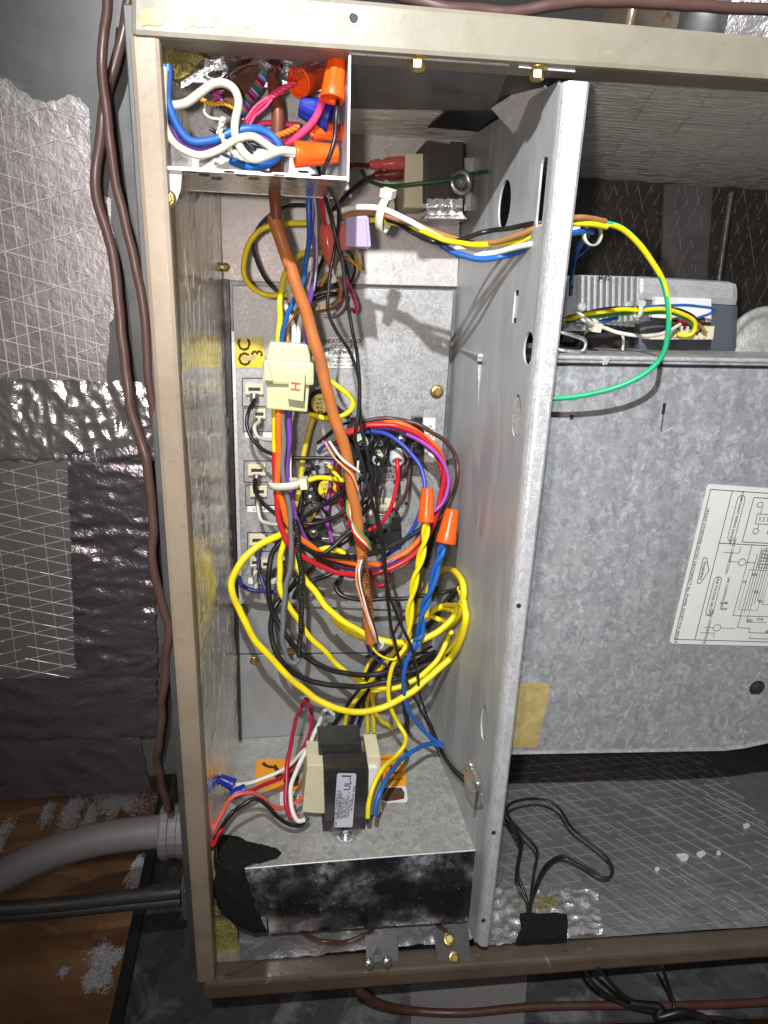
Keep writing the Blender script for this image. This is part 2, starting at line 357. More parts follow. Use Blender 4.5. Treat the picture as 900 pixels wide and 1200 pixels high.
def smooth(pts, per=7):
    out = []; n = len(pts)
    if n == 2: return [pts[0].lerp(pts[1], i/6) for i in range(7)]
    for i in range(n-1):
        a = pts[max(i-1, 0)]; b = pts[i]; c = pts[i+1]; d = pts[min(i+2, n-1)]
        if i == 0: a = b*2-c
        if i == n-2: d = c*2-b
        t1 = max((b-a).length, 1e-3)**.5; t2 = max((c-b).length, 1e-3)**.5; t3 = max((d-c).length, 1e-3)**.5
        m1 = (b-a)/t1-(c-a)/(t1+t2)+(c-b)/t2; m2 = (c-b)/t2-(d-b)/(t2+t3)+(d-c)/t3
        m1 *= t2; m2 *= t2
        for k in range(per):
            t = k/per; out.append(b*(2*t**3-3*t*t+1)+m1*(t**3-2*t*t+t)+c*(-2*t**3+3*t*t)+m2*(t**3-t*t))
    out.append(pts[-1].copy()); return out
def path(pts, Y=None):
    """pixel points -> 3-D points; a third number is the depth, missing depths are interpolated"""
    ys = [p[2] if len(p) > 2 else None for p in pts]
    if Y is not None and ys[0] is None: ys[0] = Y
    known = [i for i, y in enumerate(ys) if y is not None]
    for i in range(len(ys)):
        if ys[i] is None:
            a = max([k for k in known if k < i], default=None); b = min([k for k in known if k > i], default=None)
            ys[i] = ys[a] if b is None else ys[b] if a is None else ys[a]+(ys[b]-ys[a])*(i-a)/(b-a)
    return [P(p[0], p[1], y) for p, y in zip(pts, ys)]
def clamp(p3, r):
    out = []
    for p in p3:
        lim = 190.5-.0321*p.y-r-1.2
        if p.x > lim and 484 < p.y < 700: p = p*(190.5-r-1.2)/(p.x+.0321*p.y)
        out.append(p)
    return out
def wire(color, w, pts, label, name=None, group=None, Y=None, mat=None, per=7, cat='wire', n=8, parent=None, kinds=None):
    p3 = smooth(path(pts, Y), per)
    rads = [pxr(p, w*(.93 if w < 12 and not group else 1)) for p in p3]; r = sum(rads)/len(rads)
    ph = len(COL.objects)*1.37
    p3 = [p+V((noise.noise(p*.045+V((ph, 0, 0))), noise.noise(p*.045+V((0, ph, 0))), noise.noise(p*.045+V((0, 0, ph)))))*min(1.8, r*.75) for p in p3]
    if not group and name != 'control_cable' and min(p.x for p in p3) < 165: p3 = clamp(p3, r)
    mb = MB().tube(p3, r, n)
    o = mb.build(name or {'copper': 'thermostat_cable'}.get(color, color+'_wire'), mat or wm(color), parent)
    if parent is None: tag(o, label, cat, group or (color+' wires in the unit'))
    return o
def twisted(color, w, pts, labels, Y=None, turns=5, name=None, tails=None):
    p3 = smooth(path(pts, Y), 12); n = len(p3)
    for s_ in (0, 1):
        q = []
        for i, p in enumerate(p3):
            t = (p3[min(i+1, n-1)]-p3[max(i-1, 0)]).normalized(); x = t.cross(V((0, 1, 0))).normalized(); y = t.cross(x)
            a = 2*math.pi*turns*i/n+math.pi*s_; r = pxr(p, w)*.95
            q.append(p+(x*math.cos(a)+y*math.sin(a))*r)
        if tails and tails[s_]: q = q+smooth([q[-1]]+path(tails[s_]), 8)[1:]
        o = MB().tube(clamp(q, pxr(p3[n//2], w)), pxr(p3[n//2], w), 8).build(name or color+'_wire', wm(color))
        tag(o, labels[s_], 'wire', color+' wires in the unit')
def text_into(mb, s, o, right, upv, size, mi=0, lift=0.25, align='CENTER', stretch=1.0):
    cu = bpy.data.curves.new('lettering', 'FONT'); cu.body = s; cu.size = 1; cu.align_x = align; cu.align_y = 'CENTER'; cu.resolution_u = 2; cu.offset = .018
    ob = bpy.data.objects.new('lettering', cu); COL.objects.link(ob)
    me = bpy.data.meshes.new_from_object(ob.evaluated_get(bpy.context.evaluated_depsgraph_get()))
    right = V(right).normalized(); upv = V(upv).normalized(); nn = right.cross(upv).normalized()
    mb.add([V(o)+right*(v.co.x*size*stretch)+upv*(v.co.y*size)+nn*lift for v in me.vertices], [tuple(p.vertices) for p in me.polygons], mi)
    bpy.data.objects.remove(ob); bpy.data.curves.remove(cu); bpy.data.meshes.remove(me)
class Sheet:
    def textv(s, mb, t, u, v, size, stretch=1):
        r = -s.U.normalized(); text_into(mb, t, s.at(u, v, s.th), r, s.n.cross(r), size, 0, .15, 'CENTER', stretch)

    """a flat label in its own frame: o = corner, R and U its edge vectors"""
    def __init__(s, bl, br, tl, th=.5): s.o = V(bl); s.R = V(br)-s.o; s.U = V(tl)-s.o; s.n = s.R.cross(s.U).normalized(); s.th = th
    def at(s, u, v, l=0): return s.o+s.R*u+s.U*v+s.n*l
    def sheet(s, mb, poly=None, mi=0): return mb.prism([s.at(*q) for q in (poly or [(0, 0), (1, 0), (1, 1), (0, 1)])], s.n*s.th, mi)
    def line(s, mb, a, b, w=.5, mi=0):
        p = s.at(*a, s.th+.12); q = s.at(*b, s.th+.12); d = (q-p).normalized(); x = d.cross(s.n)*w*.5
        mb.add([p-x, q-x, q+x, p+x], [(0, 1, 2, 3)], mi)
    def lines(s, mb, pts, w=.5, close=False):
        for a, b in zip(pts, pts[1:]+([pts[0]] if close else [])): s.line(mb, a, b, w)
    def text(s, mb, t, u, v, size, rot=0, align='CENTER', stretch=1):
        r = s.R.normalized(); q = s.n.cross(r).normalized(); c, d = math.cos(rot), math.sin(rot)
        text_into(mb, t, s.at(u, v, s.th), r*c+q*d, q*c-r*d, size, 0, .15, align, stretch)
def hexbolt(parent, p, n, r, mat='brass', h=None, name='bolt', washer=True, slot=False):
    n = V(n).normalized(); p = V(p); mb = MB(); h = h or r*.9
    if washer: mb.lathe(p, n, [(0, r*1.55), (r*.22, r*1.5), (r*.3, r*.9)], 18)
    mb.lathe(p, n, [(r*.1, r), (h*.85, r), (h, r*.82)], 6, 0, False)
    x = n.orthogonal().normalized()
    o = mb.build(name, mat, parent)
    return o
def screw(parent, p, n, r, mat='steel', name='screw'):
    n = V(n).normalized(); p = V(p); mb = MB(); mb.lathe(p, n, [(0, r), (r*.3, r*.95), (r*.55, r*.6), (r*.62, r*.2)], 14)
    x = n.orthogonal().normalized(); y = n.cross(x)
    mb2 = mb
    for a, b in ((x, y), (y, x)):
        c = p+n*r*.64; mb2.prism([c-a*r*.5-b*r*.1, c+a*r*.5-b*r*.1, c+a*r*.5+b*r*.1, c-a*r*.5+b*r*.1], n*.12, 1)
    return mb2.build(name, [mat, 'ink'], parent)
def wire_nut(a, b, ra, rb, label, color='orange', group=None, name='wire_nut'):
    """a = centre of the open skirt, b = centre of the closed tip"""
    a = V(a); b = V(b); L = (b-a).length; ax = b-a
    mb = MB(); n = 30
    def mod(t, j): return 1.0 if t < L*.28 or t > L*.98 else (1.0 if j % 5 else .86) if (j % 5) in (0, 1, 2, 3, 4) else 1
    prof = [(L*.10, ra*.80), (0, ra*.82), (0, ra*.97), (L*.04, ra), (L*.27, ra*.93), (L*.30, ra*.90), (L*.6, (ra+rb)*.5), (L*.93, rb), (L*.985, rb*.93), (L, rb*.75)]
    mb.lathe(a, ax, prof, n, 0, False, mod)
    for i in range(len(mb.s)): mb.s[i] = True
    m = plastic('nut_'+color, {'orange': (.86, .092, .005), 'blue': (.012, .022, .25)}[color], .36, .12)
    o = mb.build(name, m); tag(o, label, 'wire nut', group or color+' wire nuts'); return o
def zip_tie(c, n, ra, rb, w, label, headdir, tail=None):
    """band round a bundle: n = bundle direction, ra/rb half sizes along headdir / across"""
    c = V(c); n = V(n).normalized(); x = V(headdir); x = (x-n*x.dot(n)).normalized(); y = n.cross(x)
    t = thing('cable_tie', c, label, 'cable tie', 'cable ties')
    mb = MB(); k = 28; th = 1.1
    def ring(off, f): return [c+n*off+x*math.cos(2*math.pi*i/k)*(ra+f)+y*math.sin(2*math.pi*i/k)*(rb+f) for i in range(k)]
    mb.rings([ring(-w/2, 0), ring(-w/2, th), ring(w/2, th), ring(w/2, 0), ring(-w/2, 0)], 0, True, False); mb.build('band', 'nylon', t)
    h = MB(); q = c+x*(ra+.5); h.prism([q-n*w*.8-y*w*.75, q+n*w*.8-y*w*.75, q+n*w*.8+y*w*.75, q-n*w*.8+y*w*.75], x*w*1.0); h.build('head', 'nylon', t, .4)
    if tail: 
        MB().tube(smooth([q+x*w*.5]+tail, 6), w*.28, 6).build('tail', 'nylon', t)
    return t
def rag(pts, amp, sub=5, seed=0):
    """ragged outline through 2-D points"""
    out = []; n = len(pts)
    for i in range(n):
        a, b = V(pts[i]), V(pts[(i+1) % n])
        for k in range(sub):
            p = a.lerp(b, k/sub); e = noise.noise(V((p.x*.13+seed, p.y*.13, seed*1.7))); e2 = noise.noise(V((p.x*.13, p.y*.13+seed, 9.1)))
            out.append((p.x+amp*e*2, p.y+amp*e2*2))
    return out

# =================================================================== SURROUNDINGS
def hx(px4, Y0, Y1, top=None):   # hexahedron: four pixel corners on plane Y0 pushed straight back to Y1
    a = [P(x, y, Y0) for x, y in px4]; return a, [V((p.x, Y1, p.z)) for p in a]
def threads(fn, us, vs, fams, w, h, nrm, dash=.25, seed=1, step=14.0):
    """raised scrim threads on a surface fn(u, v) measured in units"""
    rnd = random.Random(seed); mb = MB(); n = V(nrm).normalized()
    for ang, sp, jit in fams:
        c, s = math.cos(ang), math.sin(ang); R = abs(us)+abs(vs)
        d = -R
        while d < R:
            d += sp*(1+rnd.uniform(-jit, jit)); t = -R; seg = []
            while t < R:
                u, v = us/2+c*t-s*d, vs/2+s*t+c*d
                ok = 0 <= u <= us and 0 <= v <= vs and rnd.random() > dash*.3
                if ok: seg.append(fn(u, v)+n*.1)
                if (not ok or t+step >= R) and len(seg) > 1:
                    for a, b in zip(seg, seg[1:]):
                        e = (b-a).normalized(); x = n.cross(e)*w*.5; hh = n*h*rnd.uniform(.6, 1.2)
                        mb.add([a-x, b-x, b+hh, a+hh, a+x, b+x], [(0, 1, 2, 3), (3, 2, 5, 4)])
                    seg = []
                elif not ok: seg = []
                t += step
    return mb

# attic floor of strand board, one sheet
fz = -760
tag(MB().grid(lambda u, v: V((-1500+3200*u, 300+2200*v, fz)), 8, 8).build('attic_floor', 'osb'), 'brown strand board attic floor', kind='structure')
# loose insulation, drifts of white fluff
def fluff(px, py, rx, ry, n, hgt, seed):
    rnd = random.Random(seed); c = PZ(px, py, fz); mb = MB()
    for i in range(n*7):
        a = rnd.uniform(0, 6.283); q = min(1.35, abs(rnd.gauss(0, .52)))
        e = .55+.45*noise.noise(V((math.cos(a)*1.3+seed, math.sin(a)*1.3, seed*.7)))*1.6
        p = c+V((math.cos(a)*rx*q*e, math.sin(a)*ry*q*e, .3+(rnd.random()**1.4)*hgt*2.6*(1-q*.85)*(.5+abs(noise.noise(V((a*2, q*6, seed))))*1.6)))
        d = V((rnd.gauss(0, 1), rnd.gauss(0, 1), rnd.gauss(0, .6))).normalized()*rnd.uniform(.6, 2.2); x = d.orthogonal().normalized()*rnd.uniform(.15, .5); k = V((rnd.gauss(0, 1.2), rnd.gauss(0, 1.2), rnd.random()*1.6))
        mb.add([p-d-x, p-d+x, p+x+k, p-x+k, p+d+x*.6, p+d-x*.6], [(0, 1, 2, 3), (3, 2, 4, 5)])
    o = mb.build('loose_insulation', 'fluff'); tag(o, kind='stuff', group='loose insulation'); return o
for i, a in enumerate(((124, 1130, 26, 40, 900, 9), (110, 1150, 16, 22, 350, 6), (150, 1155, 8, 10, 90, 4), (85, 955, 22, 60, 420, 8), (55, 955, 14, 40, 220, 6), (3, 985, 14, 60, 300, 7),
                       (165, 1020, 30, 50, 800, 8), (170, 1075, 14, 40, 300, 6), (140, 940, 70, 90, 1100, 8), (105, 960, 20, 40, 260, 5), (75, 1140, 10, 10, 40, 3))): fluff(*a, i+3)

# grey sheet-metal pan under the unit
pz = -690
pan = thing('drain_pan', PZ(230, 1190, pz), 'dark grey sheet metal pan with a raised lip under the cabinet', 'pan')
pA, pB = PZ(186, 990, pz), PZ(142, 1215, pz)
MB().prism([pB, pB+V((760, -60, 0)), V((760, 900, pz)), V((pA.x, 900, pz)), pA], (0, 0, -4)).build('pan_floor', 'pan_grey', pan)
dl = (pA-pB).normalized(); pe = pB+dl*420
MB().prism([pB+V((-13, 0, 0)), pB, pe, pe+V((-13, 0, 0))], (0, 0, 7)).build('lip', 'black_plastic', pan, 1)
g = [PZ(480, 1150, pz+1), PZ(483, 1230, pz+1), PZ(612, 1230, pz+1), PZ(618, 1140, pz+1)]
tag(MB().prism(g, (0, 0, 1.5)).build('grit_mat', 'grit_sheet'), 'rough grey mat lying in the pan below the bottom rail', 'mat')
tag(MB().hexa([(-92, 585, -690), (560, 585, -690), (560, 800, -690), (-92, 800, -690)], [(-92, 585, -632), (560, 585, -668), (560, 800, -668), (-92, 800, -632)]).build('support_block', 'black_plastic'), 'dark support under the cabinet behind the bottom rail', 'support block')

# supply duct to the left, foil faced
YD = 520
duct = thing('supply_duct', P(90, 900, YD+60), 'grey sheet metal duct with foil facing and foil tape left of the cabinet', 'duct')
def dsheet(name, poly, off, mat, amp=0, sc=.05, nu=26, nv=26, seed=0, aniso=(1, 1)):
    """a sheet on the duct face bounded by four pixel corners TL TR BR BL, with crinkle amp"""
    c = [P(x, y, YD-off) for x, y in poly]
    def fn(u, v):
        p = c[0].lerp(c[1], u).lerp(c[3].lerp(c[2], u), v)
        e = noise.noise(V((p.x*sc*aniso[0]+seed, p.z*sc*aniso[1], seed)))
        r = 1-abs(e)*2; r2 = 1-abs(noise.noise(V((p.x*sc*2.3*aniso[0], p.z*sc*2.3*aniso[1], seed+5))))*2
        j = noise.noise(V((p.x*.2, p.z*.2, seed+9)))*amp*.8
        return p+V((j if u in (0, 1) else 0, -amp*(r*.8+r2*.35+.4), j if v in (0, 1) else 0))
    return MB().grid(fn, nu, nv).build(name, mat, duct)
a, b = hx([(-160, -60), (191, -60), (232, 905), (-160, 945)], YD, YD+170)
MB().hexa(a, b).build('duct_wall', 'duct_grey', duct, 2)
fo = rag([(-60, 100), (8, 92), (22, 104), (38, 116), (52, 121), (66, 117), (80, 112), (96, 114), (104, 132), (106, 160), (106, 215), (128, 235), (136, 300), (140, 360), (128, 380), (125, 452), (-60, 455)], 1.7, 7, 3)
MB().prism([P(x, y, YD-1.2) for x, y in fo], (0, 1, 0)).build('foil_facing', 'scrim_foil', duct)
o0 = P(-40, 455, YD-1.3); 
def duct_fn(ox, oz):
    return lambda u, v: V((ox+u, YD-1.4, oz+v))
q0 = P(-30, 450, YD); q1 = P(100, 125, YD)
tag(threads(duct_fn(q0.x, q0.z), 93, q1.z-q0.z, [(math.pi/2, 7.6, .12), (-.24, 15, .2), (.30, 26, .25)], .8, .55, (0, -1, 0), .12, 4, 9).build('scrim_thread', 'thread', duct), kind='stuff')
MB().prism([P(x, y, YD-1.2) for x, y in ((-60, 530), (84, 532), (90, 800), (-60, 800))], (0, 1, 0)).build('foil_facing', 'scrim_foil_shaded', duct)
q0 = P(-30, 800, YD); q1 = P(82, 536, YD)
tag(threads(duct_fn(q0.x, q0.z), q1.x-q0.x+2, q1.z-q0.z, [(.24, 12, .2), (-.26, 11, .2), (math.pi/2, 17, .2)], .65, .45, (0, -1, 0), .12, 8, 9)  .build('scrim_thread', 'thread_low', duct), kind='stuff')
dsheet('foil_tape', [(-60, 441), (180, 448), (188, 538), (-60, 536)], 2.2, 'tape_foil', 2.6, .075, 90, 44, 3, (1, .5))
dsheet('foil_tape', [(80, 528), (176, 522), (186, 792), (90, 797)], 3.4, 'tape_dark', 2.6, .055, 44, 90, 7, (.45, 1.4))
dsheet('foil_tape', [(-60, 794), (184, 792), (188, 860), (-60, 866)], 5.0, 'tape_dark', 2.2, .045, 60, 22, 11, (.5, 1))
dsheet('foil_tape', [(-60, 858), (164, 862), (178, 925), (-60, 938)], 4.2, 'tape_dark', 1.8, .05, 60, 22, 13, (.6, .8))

# flexible conduit, its connector, and the flat black cable below it
def jroot(w, pts, Y, per=10): 
    p3 = smooth(path(pts, Y), per); return p3, [pxr(p, w) for p in p3]
cd = thing('electrical_conduit', P(100, 1000, 545), 'thick grey flexible conduit running into the left side of the cabinet', 'conduit')
p3, rr = jroot(37, [(-60, 1062, 520), (0, 1027, 530), (50, 1003, 538), (100, 987, 543), (150, 978, 545), (204, 973, 545)], None)
rr = [rr[-1]*(1+.006*math.sin(i*2.4)) for i in range(len(rr))]
MB().tube(p3, rr, 20).build('conduit_hose', 'conduit_grey', cd)
c0, c1 = P(189, 974, 545), P(222, 972, 545); R = pxr(c0, 60)
MB().lathe(c0, c1-c0, [(0, R*.72), (0, R*.95), (2, R), (8, R), (9, R*.94), (16, R*.94), (17, R), (30, R), (31, R*.8)], 24, 0, False, lambda t, j: 1.0 if j % 4 else 1.035).build('connector_nut', 'conduit_grey', cd)
cb = thing('service_cable', P(100, 1060, 520), 'flat black service cable entering the cabinet below the grey conduit', 'cable')
p3, rr = jroot(17, [(-60, 1069, 512), (0, 1065, 515), (70, 1060, 520), (140, 1052, 522), (212, 1045, 522)], None); MB().tube(p3, rr[0], 12).build('sheath', plastic('cable_black', (.03, .029, .029), .5, .5), cb)
p3, rr = jroot(13, [(-60, 1077, 512), (0, 1074, 514), (70, 1069, 518), (140, 1062, 520), (212, 1055, 520)], None); MB().tube(p3, rr[0], 12).build('sheath', M['cable_black'], cb)
kc = thing('cable_clamp', P(218, 1072, 515), 'silver clamp holding the flat black cable at the cabinet side', 'clamp')
MB().hexa(*hx([(211, 1040), (222, 1034), (227, 1080), (214, 1078)], 512, 530)).build('clamp_body', 'steel', kc, 1.5)
MB().cyl(P(219, 1044, 509), P(222, 1072, 509), 2.6).build('clamp_screw', 'zinc', kc)

# brown cables outside the cabinet
wire('cocoa', 11, [(128, -20, 486), (125, 8), (121, 35), (121, 96, 488), (127, 153), (134, 199), (146, 261, 490), (160, 318), (169, 368, 492), (175, 441), (181, 500, 497)], 'straighter brown cable hanging beside the left cabinet post', 'control_cable', 'brown control cables', n=10)
wire('cocoa', 11, [(152, -5, 505), (148, 23), (138, 69), (125, 111, 502), (115, 173), (111, 226), (127, 269), (136, 326), (142, 384), (147, 430), (151, 468), (162, 512), (173, 545, 490), (178, 603), (181, 669), (192, 713), (199, 742), (195, 772), (191, 808, 494), (188, 860), (185, 890), (190, 917), (197, 948, 520)], 'brown cable bowing left across the foil duct down to the conduit', 'control_cable', 'brown control cables', n=10)
wire('cocoa', 13, [(395, -22, 492), (470, -3), (520, 8), (570, 14), (620, 13), (680, 3), (760, 4), (830, 8), (900, 12), (1000, 18)], 'brown cable lying along the top of the cabinet rail', 'control_cable', 'brown control cables', n=10)
def pwire(w, pts, label, name, grp, c='black', n=6):
    q = smooth([PZ(x, y, pz+l) for x, y, l in pts], 8); tag(MB().tube(q, pxr(q[len(q)//2], w), n).build(name, wm(c)), label, name.split('_')[-1] if c != 'black' else 'wire', grp)
pwire(9, [(420, 1160, 60), (445, 1176, 30), (480, 1184, 9), (540, 1187, 8), (620, 1180, 8), (700, 1178, 8), (800, 1178, 8), (900, 1174, 8), (1000, 1168, 8)], 'brown cable lying in the pan under the bottom rail', 'control_cable', 'brown control cables', 'brown', 10)
for i, (w, pts, lab) in enumerate(((5, [(683, 1132, 60), (700, 1158, 30), (730, 1176, 17), (770, 1186, 14), (800, 1192, 12), (850, 1194, 10), (880, 1204, 4)], 'thin black lead draped over the brown cable in the pan, ending far right'),
        (5, [(700, 1134, 60), (735, 1170, 22), (760, 1180, 14), (790, 1190, 12), (825, 1198, 6)], 'middle thin black lead draped over the brown cable in the pan'),
        (4, [(776, 1132, 60), (784, 1158, 30), (790, 1178, 18), (786, 1192, 12)], 'short thin black lead dropping straight into the pan tangle'),
        (9, [(738, 1176, 18), (775, 1182, 18), (770, 1192, 14), (800, 1186, 22), (830, 1196, 12), (790, 1200, 10), (760, 1206, 6)], 'tangled black lead at the bottom edge of the photo'))): pwire(w, pts, lab, 'black_wire', 'black leads in the pan')

# things in the dark above the rail
dk = thing('round_duct', P(830, 40, 600), 'round silver duct behind the top rail, wrapped in shiny tape', 'round duct')
ca, cb_ = P(775, 34, 640), P(960, 40, 610); R = 62
MB().lathe(ca, cb_-ca, [(0, R*.85), (6, R*.97), (30, R), (150, R), (156, R*1.02), (160, R*.97), (166, R*1.02), (170, R*.97), (176, R*1.02), (180, R*.97), (190, R*1.03), (260, R)], 40).build('duct_pipe', 'duct_grey', dk)
MB().lathe(ca.lerp(cb_, .27), cb_-ca, [(0, R*1.012), (42, R*1.012)], 40, caps=False).build('shiny_tape', 'patch_foil', dk)
rc = thing('pipe_collar', P(745, 25, 560), 'rusty brown pipe collar behind the top rail', 'pipe collar')
MB().lathe(P(718, 26, 560), V((1, 0, -.02)), [(0, 24), (2, 27), (6, 27), (7, 23), (40, 23)], 28).build('collar', 'rusty_paint', rc)
wire_nut(P(766, 8, 555), P(776, 26, 552), 6, 3.5, 'orange wire nut tip showing beside the round duct above the rail')

# =================================================================== CABINET
cab = thing('air_handler_cabinet', P(400, 1165, 600), 'tan framed sheet metal air handler cabinet with its front panels off', 'air handler')
def cpart(mb, name, mat, bevel=0, parent=cab, kind=None): return tag(mb.build(name, mat, parent, bevel), kind=kind)
cpart(MB().hexa(*hx([(231, 1154), (252, 1152), (187, 38), (150, 36)], 470, 494)), 'front_post', 'tan_paint', 3.2)
rail = cpart(MB().hexa(*hx([(153, 41), (1040, 103), (1040, 54), (153, -25)], 468, 496)), 'top_rail', 'rail_paint', 3)
fb = [P(x, y, 469) for x, y in ((238, 1173), (1040, 1112), (1040, 1098), (238, 1154))]
bk = [P(x, y, 492) for x, y in ((238, 1127), (1040, 1076))]
cpart(MB().hexa([fb[0], fb[1], fb[2], fb[3]], [V((fb[0].x, 492, fb[0].z)), V((fb[1].x, 492, fb[1].z)), bk[1], bk[0]]), 'bottom_rail', 'rusty_paint', 3.6)
# hole plug in the top rail, glue smears
MB().lathe(P(415, 21, 467.4), V((0, 1, 0)), [(0, 3.4), (0, 2.0), (1.2, 1.9)], 14, caps=False).build('rail_hole', 'steel', rail)
MB().lathe(P(415, 21, 467.2), V((0, 1, 0)), [(0, 2.1), (.3, 2.1)], 12).build('hole_shadow', 'ink', rail)
for i, pl_ in enumerate(([(206, 22), (226, 18), (254, 20), (250, 32), (232, 31), (215, 33)], [(283, 20), (296, 16), (302, 26), (290, 33), (284, 29)], [(163, 14), (180, 8), (196, 20), (190, 30), (168, 30)])):
    MB().prism([P(x, y, 467.6) for x, y in rag(pl_, 1.6, 4, i)], (0, 1.0, 0)).build('glue_smear', 'amber_glue', rail)
# left wall with foil liner
def liner_fn(u, v):
    y = 474+(688-474)*u; z = -608+(158+608)*v; x = -74+12*u
    return V((x+1.1*noise.noise(V((y*.02, z*.012, 2)))+.5*noise.noise(V((y*.09, z*.03, 7))), y, z))
cpart(MB().grid(liner_fn, 40, 90), 'foil_liner', 'liner_foil')
cpart(threads(lambda u, v: liner_fn(u/214, v/766), 214, 766, [(1.40, 24, .3), (-1.36, 44, .4), (.6, 110, .4)], .32, .16, (1, 0, 0), .9, 17, 5), 'scrim_thread', 'thread', kind='stuff')
cpart(MB().box((-98, 494, -612), (-80, 860, 166)), 'side_panel', 'duct_grey', 1)
# black strip standing in for the shaded gap between liner and back
cpart(MB().prism([P(x, y, 690) for x, y in ((261, 327), (268, 327), (283, 868), (276, 868))], (0, 8, 0)), 'gap_shade', 'black_plastic')
# backs
cpart(MB().box((-82, 703, -612), (172, 706, 166)), 'back_panel', 'grey_dark')
def backsheet(px, Y, name, mat, th=2.5, bev=.6, par=cab): return MB().prism([P(x, y, Y) for x, y in px], (0, th, 0)).build(name, mat, par, bev)
backsheet([(250, 156), (543, 156), (536, 336), (262, 329)], 697, 'upper_back_panel', 'galv_pink')
backsheet([(277, 706), (514, 706), (511, 764), (279, 766)], 699, 'lower_back_panel', 'grey_back')
backsheet([(279, 768), (511, 766), (504, 880), (284, 880)], 699, 'lower_back_panel', 'grey_back')
for x, y in ((298, 774), (341, 762), (345, 716), (521, 830)): hexbolt(cab, P(x, y, 699), (0, -1, 0), pxr(P(x, y, 699), 7 if x < 500 else 4))
hexbolt(cab, P(264, 313, 690), (.3, -1, 0), 2.6)
# ceiling
zc = 146
cpart(MB().prism([P(410, 57, 474), P(600, 72, 474), PZ(578, 130, zc), PZ(396, 127, zc)], (0, 0, 1.5)), 'ceiling_plate', 'grey_dark')
cpart(MB().hexa(*hx([(410, 63.5), (597, 77), (597, 72), (410, 58)], 472.5, 474)), 'ceiling_lip', 'galv_flange')
cpart(MB().hexa(*hx([(608, 79), (674, 84.5), (674, 79), (608, 74)], 472.5, 474)), 'ceiling_lip', 'galv_flange')
cpart(MB().prism([P(590, 73, 475), P(690, 80, 475), V((188, 700, 149)), V((120, 700, 149))], (0, 0, 1.5)), 'ceiling_plate', 'black_plastic')
cpart(MB().grid(lambda u, v: V((-80+250*u, 590+112*v, 152-5*v+1.5*noise.noise(V((u*9, v*30, 1))))), 30, 30), 'ceiling_liner', 'bay_ceiling_foil')
fl = [P(575, 127, 565), P(600, 155, 560), P(652, 120, 520), P(631, 91, 520)]
flap = cpart(MB().prism(fl, (1.2, 0, 1.0)), 'bent_flap', 'galv_flange', .3)
MB().tube([P(653, 121, 518), P(631, 90, 518)], .9, 6).build('flap_edge', 'galv_flange', flap)
MB().tube([P(653, 121, 518), P(600, 156, 558.5)], .6, 6).build('flap_edge', 'galv_flange', flap)
MB().prism([P(612, 148, 548), P(616, 150, 547), P(628, 141, 540), P(624, 139, 541)], (0, -1.5, 0)).build('flap_notch', 'ink', flap)
for x, y in ((490, 71), (630, 83)): hexbolt(cab, P(x, y-3, 476), (0, 0, -1), 4.6, 'brass', 7)
# right wall (divider) with punched holes
XW = 168; KS, KC = .0321, 190.5      # the wall leans: x = KC - KS*y
def PW(px, py): d = ray(px, py); return d*(KC/(d.x+KS*d.y))
def XWat(y): return KC-KS*y
def circ(px, py, hp, ry=.8, seg=26):
    c = PW(px, py); r = hp*c.dot(fw)/FPX; return c, r, [(c.y+r*ry*math.cos(2*math.pi*i/seg), c.z+r*math.sin(2*math.pi*i/seg)) for i in range(seg)]
H1, H2, H3, H4 = circ(591, 240, 27), circ(619, 408, 19), circ(605, 487, 25, .52), circ(567, 847, 22, .50)
sl0, sl1 = PW(608, 340), PW(606, 379); bs0, bs1 = PW(645, 172), PW(634, 258)
y1 = max(490, bs0.y)
holes = [H1[2], H2[2], H3[2], H4[2], [(sl0.y, sl0.z), (sl0.y, sl1.z), (sl0.y+9, sl1.z), (sl0.y+9, sl0.z)],
         [(487, bs0.z-6), (487, bs1.z-4), (497, bs1.z-4), (499, bs1.z), (499, bs0.z-8), (496, bs0.z-4)]]
def plate_with_holes(outline, holes, X, th):
    bm = bmesh.new(); es = []
    for lp in [outline]+holes:
        vs = [bm.verts.new((XWat(y), y, z)) for y, z in lp]; es += [bm.edges.new((vs[i], vs[(i+1) % len(vs)])) for i in range(len(vs))]
    bmesh.ops.triangle_fill(bm, edges=es, use_beauty=True)
    r = bmesh.ops.extrude_face_region(bm, geom=bm.faces[:]); bmesh.ops.translate(bm, verts=[g for g in r['geom'] if isinstance(g, bmesh.types.BMVert)], vec=(th, 0, 0))
    bm.verts.index_update(); mb = MB(); mb.add([v.co.copy() for v in bm.verts], [tuple(v.index for v in f.verts) for f in bm.faces]); bm.free(); return mb
dv = cpart(plate_with_holes([(482, 141), (482, -596), (702, -608), (702, 150)], holes, XW, 1.6), 'divider_wall', 'grey_wall')
xt, xb = P(692, 96, 471).x, P(573, 1110, 471).x
XF = XWat(482)
prof = [(XF, 482), (XF+.2, 478), (XF+1.2, 474.6), (XF+3, 472.3), (XF+5, 471.3)]
def dprof(z, xr): return [V((x, y, z)) for x, y in prof]+[V((xr-2, 471, z)), V((xr, 472.5, z)), V((xr, 486, z)), V((xr-1.6, 486, z)), V((xr-1.6, 474, z)), V((XF+6, 474, z)), V((XF+2, 482, z))]
zt, zb = P(690, 96, 471).z, P(565, 1110, 471).z
cpart(MB().rings([dprof(zb+(zt-zb)*i/24, xb+(xt-xb)*i/24) for i in range(25)], 0, False), 'divider_flange', 'galv_flange')
for x, y in ((608, 710), (578.5, 976), (566.5, 1079)):
    MB().lathe(P(x, y, 470.7), V((0, 1, 0)), [(0, 2.0), (.5, 2.0)], 12).build('punched_hole', 'ink', dv)
